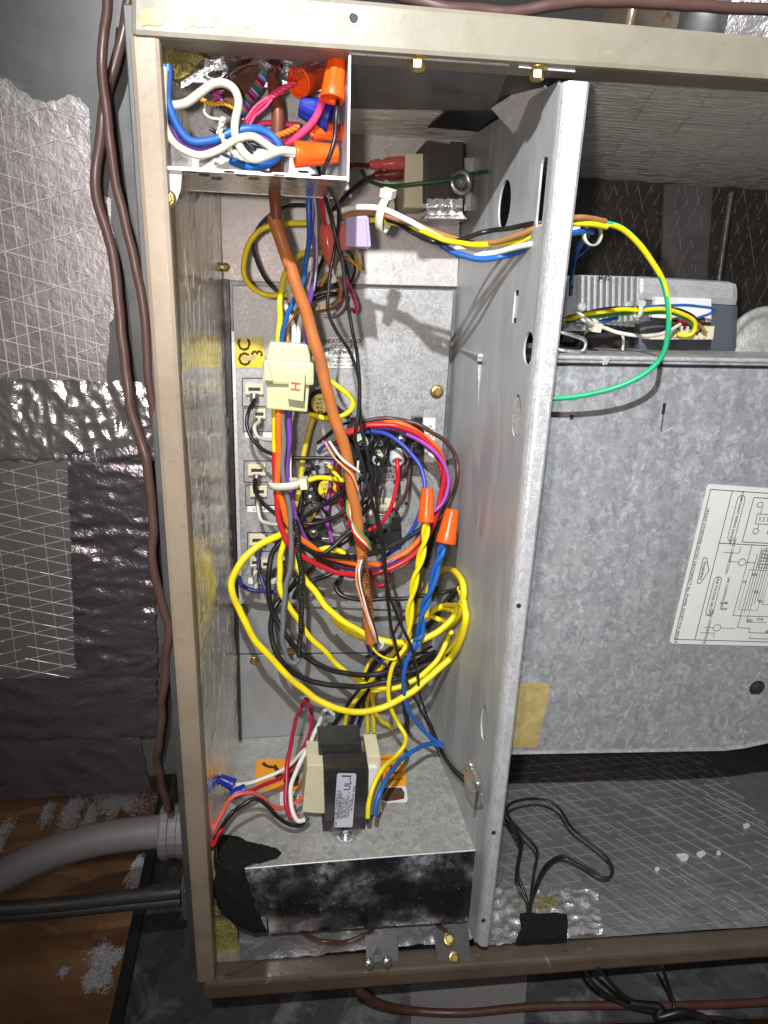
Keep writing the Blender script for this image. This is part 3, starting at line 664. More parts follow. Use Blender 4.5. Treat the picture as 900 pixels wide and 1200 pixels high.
# knock-out discs, still hanging in their holes
for (c, r, _), a in ((H3, .5), (H4, .22)):
    d = V((math.cos(a), math.sin(a), 0))
    x_ = V((-math.sin(a), math.cos(a), 0))*.50; MB().prism([c+V((2.5, 0, 0))+(x_*math.cos(k*math.pi/13)+V((0, 0, 1))*math.sin(k*math.pi/13))*r*.92 for k in range(26)], d*1.4).build('knockout', 'galv_plate', dv)
MB().box((sl0.x+1, sl0.y+3, sl1.z+4), (sl0.x+8, sl0.y+10, sl0.z-4)).build('slot_tab', 'galv_flange', dv)
# compartment floor
def floor_z(x): return -604-.043*(max(x, 40)-40)
cpart(MB().grid(lambda u, v: V((-82+262*u, 491+215*v, -605+5.0*(1-2*abs(noise.noise(V((u*14, v*9, 3)))))*.6+2*noise.noise(V((u*40, v*26, 6))))), 60, 40), 'compartment_floor', 'patch_foil')

# blower bay right of the divider
cpart(MB().grid(lambda u, v: V((190+640*u, 490+372*v, floor_z(190+640*u)+.9*noise.noise(V((u*12, v*12, 5)))+.8*noise.noise(V((u*40, v*26, 2))))), 90, 60), 'bay_floor', 'floor_foil')
cpart(threads(lambda u, v: V((190+u, 492+v, floor_z(190+u)+.4)), 420, 300, [(.10, 15, .2), (-.92, 16, .2), (-.95, 70, .4)], .36, .4, (0, 0, 1), .3, 12, 6), 'scrim_thread', 'thread_low', kind='stuff')
cpart(MB().grid(lambda u, v: V((188+640*u, 492+372*v, 152+1.5*noise.noise(V((u*20, v*20, 8))))), 40, 30), 'bay_ceiling', 'bay_ceiling_foil')
cpart(threads(lambda u, v: V((192+u, 494+v, 150.2)), 600, 360, [(.02, 9, .25), (1.25, 44, .3), (-1.1, 60, .3)], .7, .7, (0, 0, -1), .6, 33, 8), 'scrim_thread', 'thread', kind='stuff')
cpart(MB().box((150, 860, -640), (840, 866, 170)), 'bay_back_wall', 'black_facing')
cpart(threads(lambda u, v: V((190+u, 860, -30+v)), 620, 180, [(1.20, 15, .12), (-1.20, 16, .12)], .7, .9, (0, -1, 0), .75, 21, 3), 'scrim_thread', 'thread_dark', kind='stuff')
cpart(MB().box((830, 480, -640), (836, 866, 170)), 'bay_side_wall', 'black_facing')
st = cpart(MB().prism([P(x, y, 852) for x, y in ((779, 216), (836, 214), (828, 330), (774, 330))], (0, 4, 0)), 'duct_strip', 'grey_back')
q0 = P(776, 325, 851); q1 = P(832, 218, 851)
tag(threads(lambda u, v: V((q0.x+u, 851.5, q0.z+v)), q1.x-q0.x, q1.z-q0.z, [(1.25, 13, .2), (-1.25, 14, .2)], .9, .6, (0, -1, 0), .5, 5, 3).build('scrim_thread', 'thread', st), kind='stuff')
tag(MB().tube(smooth([P(857, 226, 800), P(849, 280, 795), P(842, 330, 790)]), 3.2, 8).build('steel_rod', 'zinc'), 'thin bright steel rod standing behind the blower motor', 'rod')
def on_floor(x, y, lift=0):
    d = ray(x, y); p = PZ(x, y, -604)
    for _ in range(4): p = PZ(x, y, floor_z(p.x)+lift)
    return p
rnd = random.Random(5)
for i, (x, y, w) in enumerate(((800, 1004, 9), (822, 1001, 7), (842, 1000, 4), (770, 1019, 5), (874, 968, 6))):
    pts = [(x+w*math.cos(k*.9)*rnd.uniform(.5, 1), y+w*.7*math.sin(k*.9)*rnd.uniform(.5, 1)) for k in range(7)]
    tag(MB().prism([on_floor(a, b, .8) for a, b in pts], (0, 0, 1.2)).build('debris_flake', 'fluff', None, .4), ['largest pale flake of debris on the bay floor', 'pale flake just right of the largest one on the bay floor', 'tiny pale flake right of two bigger ones on the bay floor', 'small pale flake nearest the black lead on the bay floor', 'pale flake farthest back on the bay floor'][i], 'debris', 'debris flakes on the bay floor')
# foil patch, foam and glass-wool at the wire hole in the bay floor
def on_floor(x, y, lift=0):
    d = ray(x, y); p = PZ(x, y, -604)
    for _ in range(4): p = PZ(x, y, floor_z(p.x)+lift)
    return p
pc = [on_floor(579, 1040), on_floor(700, 1046), on_floor(706, 1096), on_floor(573, 1112)]
cpart(MB().grid(lambda u, v: (lambda p: p+V((0, 0, 1.6+5*(1-abs(noise.noise(V((p.x*.06, p.y*.08, 4))))*2.5)*.6+1.5*noise.noise(V((p.x*.2, p.y*.2, 1)))+3*max(0, .5-u)*(1-v))))(pc[0].lerp(pc[1], u).lerp(pc[3].lerp(pc[2], u), v)), 44, 30), 'foil_patch', 'patch_foil')
fm = thing('foam_plug', on_floor(630, 1095), 'square of black foam pressed on the foil patch where the black lead enters', 'foam')
MB().prism([on_floor(x, y, 6) for x, y in rag([(609, 1076), (662, 1077), (664, 1104), (604, 1107), (612, 1090)], 1.4, 5, 2)], (0, 0, 7)).build('foam', 'foam_black', fm)
def glasswool(name, pts, lift, n, seed, label):
    rnd = random.Random(seed); mb = MB()
    for i in range(n):
        a, b, c = rnd.sample(pts, 3); u, v = sorted((rnd.random(), rnd.random())); p = a*u+b*(v-u)+c*(1-v)+V(lift)*rnd.random()
        d = V((rnd.gauss(0, 1), rnd.gauss(0, .5), rnd.gauss(0, 1.3))).normalized()*rnd.uniform(1.2, 3.6); x = d.orthogonal().normalized()*rnd.uniform(.12, .35); k = V((rnd.gauss(0, 1), rnd.gauss(0, 1), rnd.gauss(0, 1)))
        mb.add([p-d-x, p-d+x, p+x+k, p-x+k, p+d+x, p+d-x], [(0, 1, 2, 3), (3, 2, 4, 5)])
    return tag(mb.build(name, 'fiberglass'), label, kind='stuff')
glasswool('glass_wool', [on_floor(x, y, 4) for x, y in ((612, 1060), (640, 1050), (655, 1056), (650, 1068), (620, 1072))], (0, 0, 6), 260, 4, 'tuft of yellow glass wool at the wire hole')

# =================================================================== JUNCTION BOX
jb = thing('junction_box', P(300, 205, 510), 'open metal junction box stuffed with wires in the top left corner', 'junction box')
Jl, Jr = P(189, 194, 474), P(407, 202, 474)
zj = Jl.z
MB().hexa([(Jl.x, 474, zj-1.6), (Jr.x, 474, zj-1.6), (Jr.x, 560, zj-1.6), (Jl.x, 560, zj-1.6)], [(Jl.x, 474, zj), (Jr.x, 474, zj), (Jr.x, 560, zj), (Jl.x, 560, zj)]).build('box_floor', 'zinc', jb, .4)
bt = [o for o in COL.objects if o.name == 'box_floor'][0]
MB().hexa([(Jl.x, 472.4, zj-2.4), (Jr.x, 472.4, zj-2.4), (Jr.x, 473.8, zj-2.4), (Jl.x, 473.8, zj-2.4)], [(Jl.x, 472.4, zj-.2), (Jr.x, 472.4, zj-.2), (Jr.x, 473.8, zj-.2), (Jl.x, 473.8, zj-.2)]).build('box_lip', 'galv_flange', jb, .3)
MB().hexa([(Jr.x-.3, 473, zj-3), (Jr.x+1.2, 473, zj-3), (Jr.x+1.2, 560, zj-3), (Jr.x-.3, 560, zj-3)], [(Jr.x-.3, 473, 146), (Jr.x+1.2, 473, 146), (Jr.x+1.2, 560, 146), (Jr.x-.3, 560, 146)]).build('box_side', 'galv_flange', jb, .3)
MB().box((Jl.x-2, 560, zj-2), (Jr.x+1, 562, 150)).build('box_back', 'galv_plate', jb)
MB().box((Jl.x-1.5, 480, zj), (Jl.x+1, 560, 150)).build('box_side', 'patch_foil', jb)
for i in range(11):   # knock-out holes in the underside
    x = 18+(i*37) % 160; q = PZ(225+i*14.5, 201+5*((i*7) % 3)/1.2, zj-1.7)
    MB().lathe(q, (0, 0, -1), [(0, 3.6), (.3, 3.6)], 14).build('knockout_hole', 'black_plastic', jb)
br = MB().prism([P(186, 196, 476), P(214, 196, 476), P(212, 222, 476), P(206, 240, 476), P(190, 248, 476)], (0, 2, 0)).build('bracket', 'galv_plate', jb, .4)
hexbolt(jb, P(196, 233, 475), (0, -1, 0), 3.6)
# glass wool corner and clear plastic film under the rail
glasswool('glass_wool', [P(186, 58, 484), P(232, 52, 490), P(245, 66, 500), P(205, 92, 490), P(188, 84, 484)], (0, 14, 0), 700, 9, 'yellow glass wool in the top left corner of the junction box')
MB().prism([P(x, y, 494) for x, y in rag([(184, 48), (240, 44), (242, 66), (212, 94), (188, 86)], 1.5, 5, 6)], (0, 8, 0)).build('glass_wool_block', 'fiberglass', jb)
fm2 = MB().grid(lambda u, v: P(208+196*u, 46+(30+20*math.sin(u*7)**2)*v, 486+14*v+7*noise.noise(V((u*7, v*4, 3)))), 50, 14)
tag(fm2.build('plastic_film', 'clear_film'), 'crinkled clear plastic film hanging under the rail above the junction box wires', 'plastic film')
MB().grid(lambda u, v: P(212+50*u, 96-30*u+9*v, 488+4*noise.noise(V((u*9, v*4, 3)))), 24, 6).build('film_fold', 'patch_foil', jb)

Wr = wire
Wr('white', 10.5, [(189, 70, 486), (188, 84), (189, 104), (199, 122), (216, 122), (233, 109), (249, 98), (263, 98), (275, 106), (280, 120), (277, 141), (278, 162), (286, 178), (297, 185), (313, 182), (329, 177), (348, 178, 488)], 'thick white wire arching across the front of the junction box', mat=plastic('insulation_ivory', (.56, .53, .43), .35), name='white_wire', n=12)
Wr('white', 9.5, [(191, 80, 481), (191, 122, 479), (195, 149, 481), (207, 171), (231, 181), (257, 174), (276, 165), (297, 161), (311, 168), (322, 175), (346, 182, 490)], 'thick white wire sagging low along the junction box floor', mat=M['insulation_ivory'], name='white_wire', n=12)
Wr('blue', 10, [(197, 76, 486), (197, 117, 484), (208, 149, 488), (226, 166), (252, 165), (273, 155), (297, 149), (314, 155), (327, 172, 500), (318, 191), (297, 196), (270, 189, 530)], 'thick blue wire curving through the junction box below the white arch', n=12)
Wr('purple', 7, [(202, 138, 490), (210, 162), (228, 174), (255, 170), (287, 158), (308, 160), (327, 173, 512)], 'purple wire beside the blue one in the junction box')
Wr('pink', 9, [(379, 112, 492), (377, 121), (367, 141), (351, 158), (334, 166), (318, 168, 520)], 'thick pink wire leaving the tall orange wire nut in the junction box', n=10)
Wr('pink', 6, [(298, 147, 540), (312, 143), (330, 145), (352, 148, 535)], 'pink wire lying behind the brown cable in the junction box')
Wr('cream', 3.5, [(240, 122, 496), (239, 132), (246, 138), (263, 142), (258, 150), (254, 156), (264, 150, 492)], 'thin cream wire hooked under the white arch in the junction box')
twisted('cream', 3.6, [(262, 138, 488), (258, 152), (263, 166), (274, 178), (290, 187), (306, 184), (320, 176), (336, 176, 490)], ('thin cream wire twisted round the white pair, upper strand', 'thin cream wire twisted round the white pair, lower strand'), turns=7)
for i, (c_, dx) in enumerate((('pink', 0), ('crimson', 4), ('pink', 8))):
    Wr(c_, 3.6, [(336-dx*.3, 99+dx, 512), (322, 106+dx*.8), (310+dx*.3, 116+dx), (300+dx*.5, 124+dx), (291+dx, 136), (285+dx, 146, 505)], ('upper thin pink wire running down left from the lying orange nut', 'thin crimson wire between two pink ones in the junction box', 'lower thin pink wire running down left from the lying orange nut')[i])
twisted('pink', 3.4, [(346, 96, 505), (330, 105), (318, 114, 510)], ('thin pink strand twisted into the open orange nut, upper', 'thin pink strand twisted into the open orange nut, lower'), turns=3)
twisted('gold', 3.0, [(236, 116, 500), (248, 122), (262, 121), (276, 127, 500)], ('thin gold wire twisted behind the white arch, upper strand', 'thin gold wire twisted behind the white arch, lower strand'), turns=4)
twisted('orange', 3.6, [(322, 160, 506), (336, 155), (350, 148, 506)], ('thin orange wire twisted beside the thick pink wire, upper strand', 'thin orange wire twisted beside the thick pink wire, lower strand'), turns=3)
# wound bundle of thin conductors
axp = smooth(path([(268, 128, 520), (276, 112), (288, 96), (296, 82, 528)]), 14)
def coil(c_, ph, turns, lab, w=3.4, R=11):
    q = []
    for i, p in enumerate(axp*1):
        pass
    N = 90
    for i in range(N+1):
        f = i/N*(len(axp)-1); k = min(int(f), len(axp)-2); p = axp[k].lerp(axp[k+1], f-k); t = (axp[k+1]-axp[k]).normalized()
        x = t.cross(V((0, 1, 0))).normalized(); y = t.cross(x); a = 2*math.pi*(turns*i/N+ph); q.append(p+x*math.cos(a)*R*.95+y*math.sin(a)*R*.6)
    tag(MB().tube(q, pxr(axp[5], w), 6).build(c_+'_wire', wm(c_)), lab, 'wire', c_+' wires in the unit')
for c_, ph, lab in (('pink', 0, 'thin pink wire wound round the conductor bundle in the junction box'), ('green', .17, 'thin green wire wound round the conductor bundle in the junction box'), ('blue', .34, 'thin blue wire wound round the conductor bundle in the junction box'),
                   ('ash', .5, 'thin pale grey wire wound round the conductor bundle in the junction box'), ('violet', .67, 'thin violet wire wound round the conductor bundle in the junction box'), ('plum', .83, 'thin plum wire wound round the conductor bundle in the junction box')): coil(c_, ph, 3.2, lab)
MB().tube(axp, 9, 10).build('bundle_wrap', 'brown_paper', jb)
for i, (pts, c_, lab) in enumerate((([(238, 100, 515), (246, 108), (258, 114), (262, 124, 512)], 'violet', 'short violet wire end fanned left of the wound bundle'), ([(244, 96, 520), (252, 106), (262, 112), (270, 122, 515)], 'pink', 'short pink wire end fanned left of the wound bundle'),
    ([(250, 92, 522), (258, 100), (270, 104, 520)], 'green', 'short green wire end fanned left of the wound bundle'), ([(280, 62, 540), (274, 74), (270, 86), (280, 96, 535)], 'umber', 'dark brown wire dropping behind the wound bundle, left one'), ([(290, 58, 540), (286, 70), (292, 82, 538)], 'umber', 'dark brown wire dropping behind the wound bundle, middle one'),
    ([(300, 60, 540), (298, 72), (300, 88, 538)], 'darkred', 'dark red wire dropping behind the wound bundle'), ([(246, 150, 540), (262, 160), (290, 168), (312, 174, 540)], 'black', 'black wire lying on the junction box floor behind the white pair'),
    ([(282, 147, 498), (283, 158), (290, 168), (300, 176, 500)], 'black', 'short black wire right beside the white arch'))): Wr(c_, 4.5, pts, lab)
wire_nut(P(389, 117, 486), P(396, 62, 490), pxr(P(389, 117, 486), 29), pxr(P(396, 62, 490), 20), 'tall orange wire nut upright in the right corner of the junction box')
wire_nut(P(345, 181, 490), P(396, 180, 494), pxr(P(345, 181, 490), 29), pxr(P(396, 181, 494), 20), 'orange wire nut lying at the junction box lip on the white wires')
wire_nut(P(349, 97, 508), P(383, 88, 535), pxr(P(351, 95, 508), 32), pxr(P(375, 85, 530), 20), 'orange wire nut lying on its side with its open mouth showing')
wire_nut(P(366, 153, 515), P(404, 156, 520), pxr(P(366, 153, 515), 22), pxr(P(404, 156, 520), 17), 'orange wire nut half hidden under the blue one in the junction box')
wire_nut(P(388, 138, 512), P(352, 124, 515), pxr(P(388, 138, 512), 34), pxr(P(352, 124, 515), 24), 'big dark blue wire nut behind the thick pink wire', 'blue')

# =================================================================== IGNITION TRANSFORMER upper right
rl = thing('fan_relay', P(515, 250, 670), 'dark relay with cream coil bobbin and torn foil, screwed high on the back panel', 'relay')
def slab(px, Y0, Y1, name, mat, par, bev=.8): a, b = hx(px, Y0, Y1); return MB().hexa(a, b).build(name, mat, par, bev)
slab([(473, 243), (501, 244), (500, 180), (475, 180)], 650, 696, 'coil_bobbin', 'cream', rl)
slab([(499, 236), (544, 238), (543, 166), (500, 164)], 634, 696, 'iron_core', 'dark_iron', rl)
slab([(544, 247), (562, 248), (564, 184), (544, 184)], 668, 696, 'mounting_plate', 'steel', rl)
MB().lathe(P(537, 215, 634), V((.25, -1, .1)), [(0, 10), (6, 11), (7, 10), (7, 6), (1, 5.4)], 24).build('coil_eyelet', 'steel', rl)
MB().grid(lambda u, v: P(500+42*u, 233+19*v+(3*noise.noise(V((u*9, 2, 0))) if v == 0 else 0), 628+10*v*(1-v)+3*noise.noise(V((u*8, v*3, 1)))), 24, 6).build('torn_foil', 'patch_foil', rl)
slab([(497, 256), (548, 257), (542, 250), (502, 250)], 630, 696, 'base_plate', 'zinc', rl, .4)
MB().hexa(*hx([(566, 240), (570, 240), (574, 188), (570, 188)], 655, 690)).build('terminal_strip', 'steel', rl)
MB().lathe(P(573, 201, 650), V((0, -1, 0)), [(0, 5.0), (1.4, 5.0), (1.4, 2.8), (0, 2.6)], 16).build('ring_terminal', 'zinc', rl)
for x, y in ((565, 210), (573, 222)): hexbolt(rl, P(x, y, 660), (0, -1, 0), 3.4, 'brass')
Wr('darkgreen', 4.5, [(424, 200, 660), (430, 210, 650), (440, 214), (453, 217), (482, 216, 622), (515, 211, 620), (548, 205, 632), (573, 201, 646)], 'green ground wire crossing in front of the dark relay')
def spade(px0, px1, Y, c, label):
    a, b = P(*px0, Y), P(*px1, Y); mb = MB(); L = (b-a).length
    mb.lathe(a, b-a, [(0, 3.2), (L*.25, 4.4), (L*.38, 3.2), (L*.5, 5.2), (L*.94, 5.6), (L, 5.2)], 12)
    return tag(mb.build('spade_terminal', c), label, 'terminal', 'insulated spade terminals')
spade((433, 193), (473, 191), 655, 'translucent_red', 'red insulated spade terminal on the cream bobbin')
spade((438, 206), (472, 203), 660, wm('darkred'), 'dark red spade terminal just under the red one')
Wr('darkred', 6, [(384, 240, 600), (392, 222), (402, 205), (416, 194), (434, 193, 655)], 'dark red wire rising to the red spade terminal')
Wr('plum', 6, [(388, 250, 620), (400, 236), (414, 222), (428, 210), (440, 206, 660)], 'dark plum wire rising to the lower spade terminal')

# =================================================================== HEATER CONTROL PLATE on the back
hp = thing('heater_plate', P(400, 716, 692), 'grey galvanised heater control plate screwed to the back of the compartment', 'control plate')
MB().prism([P(x, y, 692) for x, y in ((272, 334), (532, 341), (505, 716), (281, 708))], (0, 3, 0)).build('plate', 'galv_plate', hp, .8)
MB().prism([P(x, y, 689) for x, y in ((271, 388), (275, 388), (284, 708), (280, 708))], (0, 3, 0)).build('plate_edge', 'galv_flange', hp, .3)
def edge_at(p): return p
hexbolt(hp, P(512, 459, 691), (0, -1, 0), 4.6)
MB().lathe(P(476, 590, 691.6), V((0, -1, 0)), [(0, 2.2), (.3, 2.2)], 12).build('punched_hole', 'ink', hp)
YP = 691.5
def sticker(par, px, Y, mat, th=.5, name='sticker', poly=None):
    """px: bottom-left, bottom-right, top-left pixels"""
    s = Sheet(P(*px[0], Y), P(*px[1], Y), P(*px[2], Y), th); mb = MB(); s.sheet(mb, poly); o = mb.build(name, mat, par); return s, o
s, o = sticker(hp, ((277, 431), (311, 431), (275, 395)), YP, 'label_yellow', poly=[(0, 0), (.85, 0), (.98, .25), (1, 1), (0, 1)])
mb = MB(); s.text(mb, 'QC', .33, .50, 17.5, math.pi/2); s.text(mb, '3', .76, .48, 15, math.pi/2); mb.build('lettering', 'ink_brown', o)
mb = MB(); mb.prism([s.at(.15+.3*x, .24+.16*y, .7) for x, y in rag([(0.2, .1), (1.2, 0), (1.8, .6), (1.6, 1.3), (.8, 1.0), (.1, .9)], .05, 3, 1)], s.n*.15); mb.build('smudge', 'cardboard_tag', o)
s, o = sticker(hp, ((379, 431), (418, 431), (381, 395)), YP, 'label_white')
mb = MB()
for i, (t, sz) in enumerate((('HEATING AND', 8.2), ('COOLING', 8.2), ('EQUIPMENT', 8.2), ('Complies with', 5.2), ('ANSI/UL 1995', 5.2), ('E 168.7  NO. 116-B', 4.6))): s.text(mb, t, .54, (.87, .69, .51, .33, .20, .08)[i], sz*.70, stretch=.92)
mb.build('lettering', 'ink', o)
# white text label right of the contactor, lower labels
s, o = sticker(hp, ((494, 541), (508, 542), (496, 489)), 688, 'label_white')
mb = MB()
for i, t in enumerate(('24V COIL 50/60', 'FLA 30  LRA 150', '240V  RES 40')): s.text(mb, t, .22+.28*i, .5, 4.6, -math.pi/2)
mb.build('lettering', 'ink', o)
s, o = sticker(hp, ((434, 562), (474, 562), (436, 535)), 690, 'label_white')
mb = MB()
for i, t in enumerate(('120 240 277', 'AMP 30 25 20', 'RES 40A 277V', '5000212 x 1000')): s.text(mb, t, .52, .84-.23*i, 6.4)
mb.build('lettering', 'ink', o)
s, o = sticker(hp, ((425, 604), (462, 603), (426, 584)), 690, 'cream')
mb = MB()
for i, t in enumerate(('CAUTION', 'COPPER WIRE ONLY')): s.text(mb, t, .5, .66-.3*i, 3.4)
mb.build('lettering', 'ink', o)
for (bl, br, tl), t in ((((287, 513), (322, 513), (287, 506)), 'L1   L2'), (((290, 600), (324, 600), (290, 593)), 'L3   L4'), (((291, 684), (328, 684), (291, 677)), 'L5   L6')):
    s, o = sticker(hp, (bl, br, tl), YP, 'label_white'); mb = MB(); s.text(mb, t, .4, .5, 4.5); mb.build('lettering', 'ink', o)
# cream tab sockets with metal tabs, in recessed frames
def tab(x, y, w, h, Y=686):
    a, b = hx([(x-w/2, y+h/2), (x+w/2, y+h/2), (x+w/2, y-h/2), (x-w/2, y-h/2)], Y, 694); o = MB().hexa(a, b).build('tab_socket', 'cream', hp, .8)
    c = P(x, y, Y); w2 = pxr(c, w)*.62; MB().box((c.x-w2, c.y-.8, c.z-1.6), (c.x+w2, c.y+.1, c.z+1.6)).build('slot', 'dark_iron', o)
    q = P(x, y+4, Y); MB().hexa([(q.x-4, q.y-8, q.z-5), (q.x+4, q.y-8, q.z-5), (q.x+4, q.y, q.z-2), (q.x-4, q.y, q.z-2)], [(q.x-4, q.y-8, q.z-3), (q.x+4, q.y-8, q.z-3), (q.x+4, q.y, q.z), (q.x-4, q.y, q.z)]).build('blade', 'steel', o, .3)
    MB().lathe(P(x, y+6, Y-7), V((-.15, -.3, -1)), [(0, 4), (7, 3.6), (9, 2.6)], 10).build('crimp', 'steel', o)
for x, y, w, h in ((298, 456, 22, 13), (304, 485, 15, 12), (301, 551, 21, 13), (303, 576, 20, 13), (302, 633, 20, 13), (299, 659, 12, 11), (312, 661, 12, 9), (330, 659, 10, 10)): tab(x, y, w, h)
for x0, y0, x1, y1 in ((284, 443, 318, 476), (285, 478, 320, 506), (286, 540, 322, 565), (288, 568, 324, 592), (290, 624, 326, 646)):
    fr = MB()
    for p, q in (((x0, y0), (x1, y0)), ((x1, y0), (x1, y1)), ((x1, y1), (x0, y1)), ((x0, y1), (x0, y0))): fr.tube([P(*p, YP-.2), P(*q, YP-.2)], .55, 4)
    fr.build('embossed_frame', 'dark_iron', hp)
# limit switches: black cups with yellow printed faces
def limit(x, y, rpx, tilt, words, ry=None):
    c = P(x, y, 676); r = pxr(c, rpx*2); n = V((tilt, -1, .12)).normalized()
    o = MB().lathe(c-n*15.5, n, [(-2, r*1.45), (3, r*1.5), (6, r*1.35), (12, r*1.3), (13, r*1.05), (15, r*1.02)], 26).build('limit_switch', 'black_plastic', hp)
    f = MB().lathe(c+n*.4, n, [(0, r), (1.2, r), (1.6, r*.9)], 26).build('switch_face', 'label_yellow', o)
    mb = MB(); rx = n.cross(V((0, 0, 1))).normalized()*-1; rx = V((1, 0, 0)); uz = n.cross(rx).normalized()*-1
    if uz.z < 0: uz = -uz
    for i, t in enumerate(words): text_into(mb, t, c+n*2.1+uz*(r*.45-i*r*.42), rx, uz, r*.42, 0, .1)
    mb.build('lettering', 'ink_brown', o)
limit(376, 473, 11.5, -.1, ('L160-30', '36T01', '4-02F', 'B48'))
limit(384, 573, 11.5, 0, ('L155-40', '36T21', '4-02F', 'A31'))
limit(392, 652, 8, .1, ('L140',))
# round screw plates by the lower limit switch, plus switch terminals
def rplate(x, y, r, sc): 
    c = P(x, y, 686); o = MB().lathe(c, V((0, -1, 0)), [(-5, r), (0, r), (1.2, r*.9)], 20).build('screw_plate', 'dark_iron', hp); screw(o, c+V((-4, -1.2, 2)), (0, -1, 0), sc)
rplate(372, 626, 17, 6); rplate(368, 585, 9, 4)
for x, y in ((385, 544), (369, 590), (382, 632), (394, 628), (362, 592)):
    c = P(x, y, 674); MB().hexa([(c.x-5, c.y-3, c.z-3), (c.x+5, c.y-3, c.z-4), (c.x+5, c.y+6, c.z-2), (c.x-5, c.y+6, c.z-2)], [(c.x-5, c.y-3, c.z+3), (c.x+5, c.y-3, c.z+2), (c.x+5, c.y+6, c.z+3), (c.x-5, c.y+6, c.z+3)]).build('blade_terminal', 'steel', hp, .8)
# contactor: black terminal block
ct = slab([(408, 540), (496, 546), (498, 502), (409, 494)], 664, 692, 'contactor', 'black_plastic', hp, 1.5)
for px in ([(410, 512), (424, 512), (424, 488), (411, 489)], [(482, 506), (494, 508), (496, 489), (484, 489)], [(430, 526), (446, 527), (446, 508), (430, 507)], [(452, 528), (464, 529), (465, 510), (452, 509)], [(478, 530), (494, 532), (495, 512), (479, 511)], [(433, 545), (458, 546), (459, 531), (434, 530)]):
    slab(px, 656, 668, 'terminal_wall', 'black_gloss', ct, .8)
for x, y, r in ((470, 515, 5.2), (445, 519, 4), (437, 505, 3.5), (486, 520, 3.5), (428, 500, 3.5), (450, 536, 3)): screw(ct, P(x, y, 656), (0, -1, 0), r)
for i, (x, y) in enumerate(((423, 516), (442, 535))):
    MB().lathe(P(x, y, 650), V((.1, -1, -.3)), [(-6, 6), (2, 6.6), (8, 6.2), (8, 4.5), (2, 4)], 14).build('wire_boot', plastic('boot_cream', (.52, .55, .40), .35), ct)
MB().lathe(P(465, 537, 655), V((0, -.8, -.6)), [(-8, 7), (0, 7.4), (5, 7.2), (5, 4.8), (0, 4.6)], 18).build('wire_boot', plastic('boot_grey', (.50, .53, .53), .35), ct)
# black plastic clip below
cl = slab([(410, 640), (470, 636), (471, 619), (411, 622)], 672, 692, 'clip_body', 'black_plastic', hp, 1.2)
slab([(458, 622), (470, 620), (470, 606), (459, 606)], 668, 688, 'clip_hook', 'black_gloss', cl, .8)
slab([(408, 634), (420, 636), (421, 613), (410, 613)], 668, 688, 'clip_hook', 'black_gloss', cl, .8)

# =================================================================== PLUG-IN CONNECTORS
mc = thing('plug_connector', P(337, 482, 600), 'big pale yellow plug connector joining the main wire harness, marked with a red H', 'connector')
slab([(309, 432), (364, 432), (363, 404), (316, 400)], 588, 616, 'plug_top', 'connector', mc, 2)
slab([(307, 450), (368, 452), (368, 425), (309, 421)], 578, 620, 'collar', 'connector', mc, 2.5)
slab([(312, 479), (360, 483), (363, 448), (313, 446)], 584, 614, 'plug_bottom', 'connector', mc, 1.2)
lt_ = slab([(337, 468), (356, 471), (358, 438), (339, 436)], 572, 586, 'latch', 'connector', mc, 1)
slab([(310, 446), (320, 447), (314, 424), (309, 424)], 574, 584, 'side_clip', 'connector', mc, 1)
mb = MB(); text_into(mb, 'H', P(347, 453, 571.6), (.08, 0, 1), (-1, 0, .08), 11, 0, .15); mb.build('lettering', plastic('red_ink', (.62, .08, .02), .6), lt_)
pc_ = thing('plug_connector', P(412, 290, 590), 'small lilac and red plug connector hanging below the white wires', 'connector')
slab([(404, 289), (433, 290), (431, 252), (405, 254)], 550, 570, 'plug_housing', 'translucent_lilac', pc_, 1.5)
slab([(431, 290), (435, 289), (432, 254), (429, 254)], 547, 572, 'rim', 'translucent_lilac', pc_, .8)
slab([(397, 294), (411, 292), (409, 264), (398, 262)], 552, 568, 'plug_insert', 'translucent_red', pc_, 1.5)
rt2 = MB(); a_, b_2 = P(381, 264, 590), P(387, 303, 590); rt2.lathe(a_, b_2-a_, [(0, 5), (4, 6.2), (14, 6.4), (22, 5.2), (30, 3.6), (33, 2)], 14); tag(rt2.build('insulated_terminal', 'translucent_red'), 'translucent red terminal sleeve hanging left of the lilac plug', 'terminal', 'insulated spade terminals')
for (a_, b_2, lab) in (((338, 327, 612), (344, 352, 612), 'pale butt splice beside the yellow loop above the big plug'), ((396, 307, 612), (399, 324, 612), 'pale cream butt splice below the lilac plug')):
    a_, b_2 = P(*a_), P(*b_2); L = (b_2-a_).length
    tag(MB().lathe(a_, b_2-a_, [(0, 3.4), (2, 5), (L*.45, 5.4), (L*.5, 4.6), (L*.55, 5.4), (L-2, 5), (L, 3.4)], 12).build('butt_splice', plastic('splice', (.60, .62, .48), .3, .2, .2)), lab, 'splice', 'butt splices')

# =================================================================== WIRES ABOVE THE BIG PLUG
wire('umber', 15, [(318, 62, 538), (321, 76, 532), (322, 100, 526), (324, 130, 522), (325, 160, 524), (323, 200, 540), (322, 230, 548), (323, 258, 552)], 'upper copper coloured cable, shade painted dark brown, passing through the junction box', 'shaded_cable', n=12, cat='cable')  # upper run of the copper cable, box shade put into a darker brown
wire('copper', 14, [(322, 252, 553), (326, 272, 556), (336, 302), (352, 345), (368, 395, 566), (379, 440), (392, 490), (405, 530, 575), (414, 580), (421, 630), (428, 690, 582), (432, 725), (436, 752, 584)], 'thick copper coloured thermostat cable hanging down the middle of the compartment', n=12, cat='cable')
mbt = MB()
for i, ch in enumerate('THERMOSTAT CABLE'):
    f = i/15; x = 426+9*f; y = 652+62*f; c = P(x-1, y, 571); text_into(mbt, ch, c, (.14, 0, -1), (1, 0, .14), 7, 0, .1)
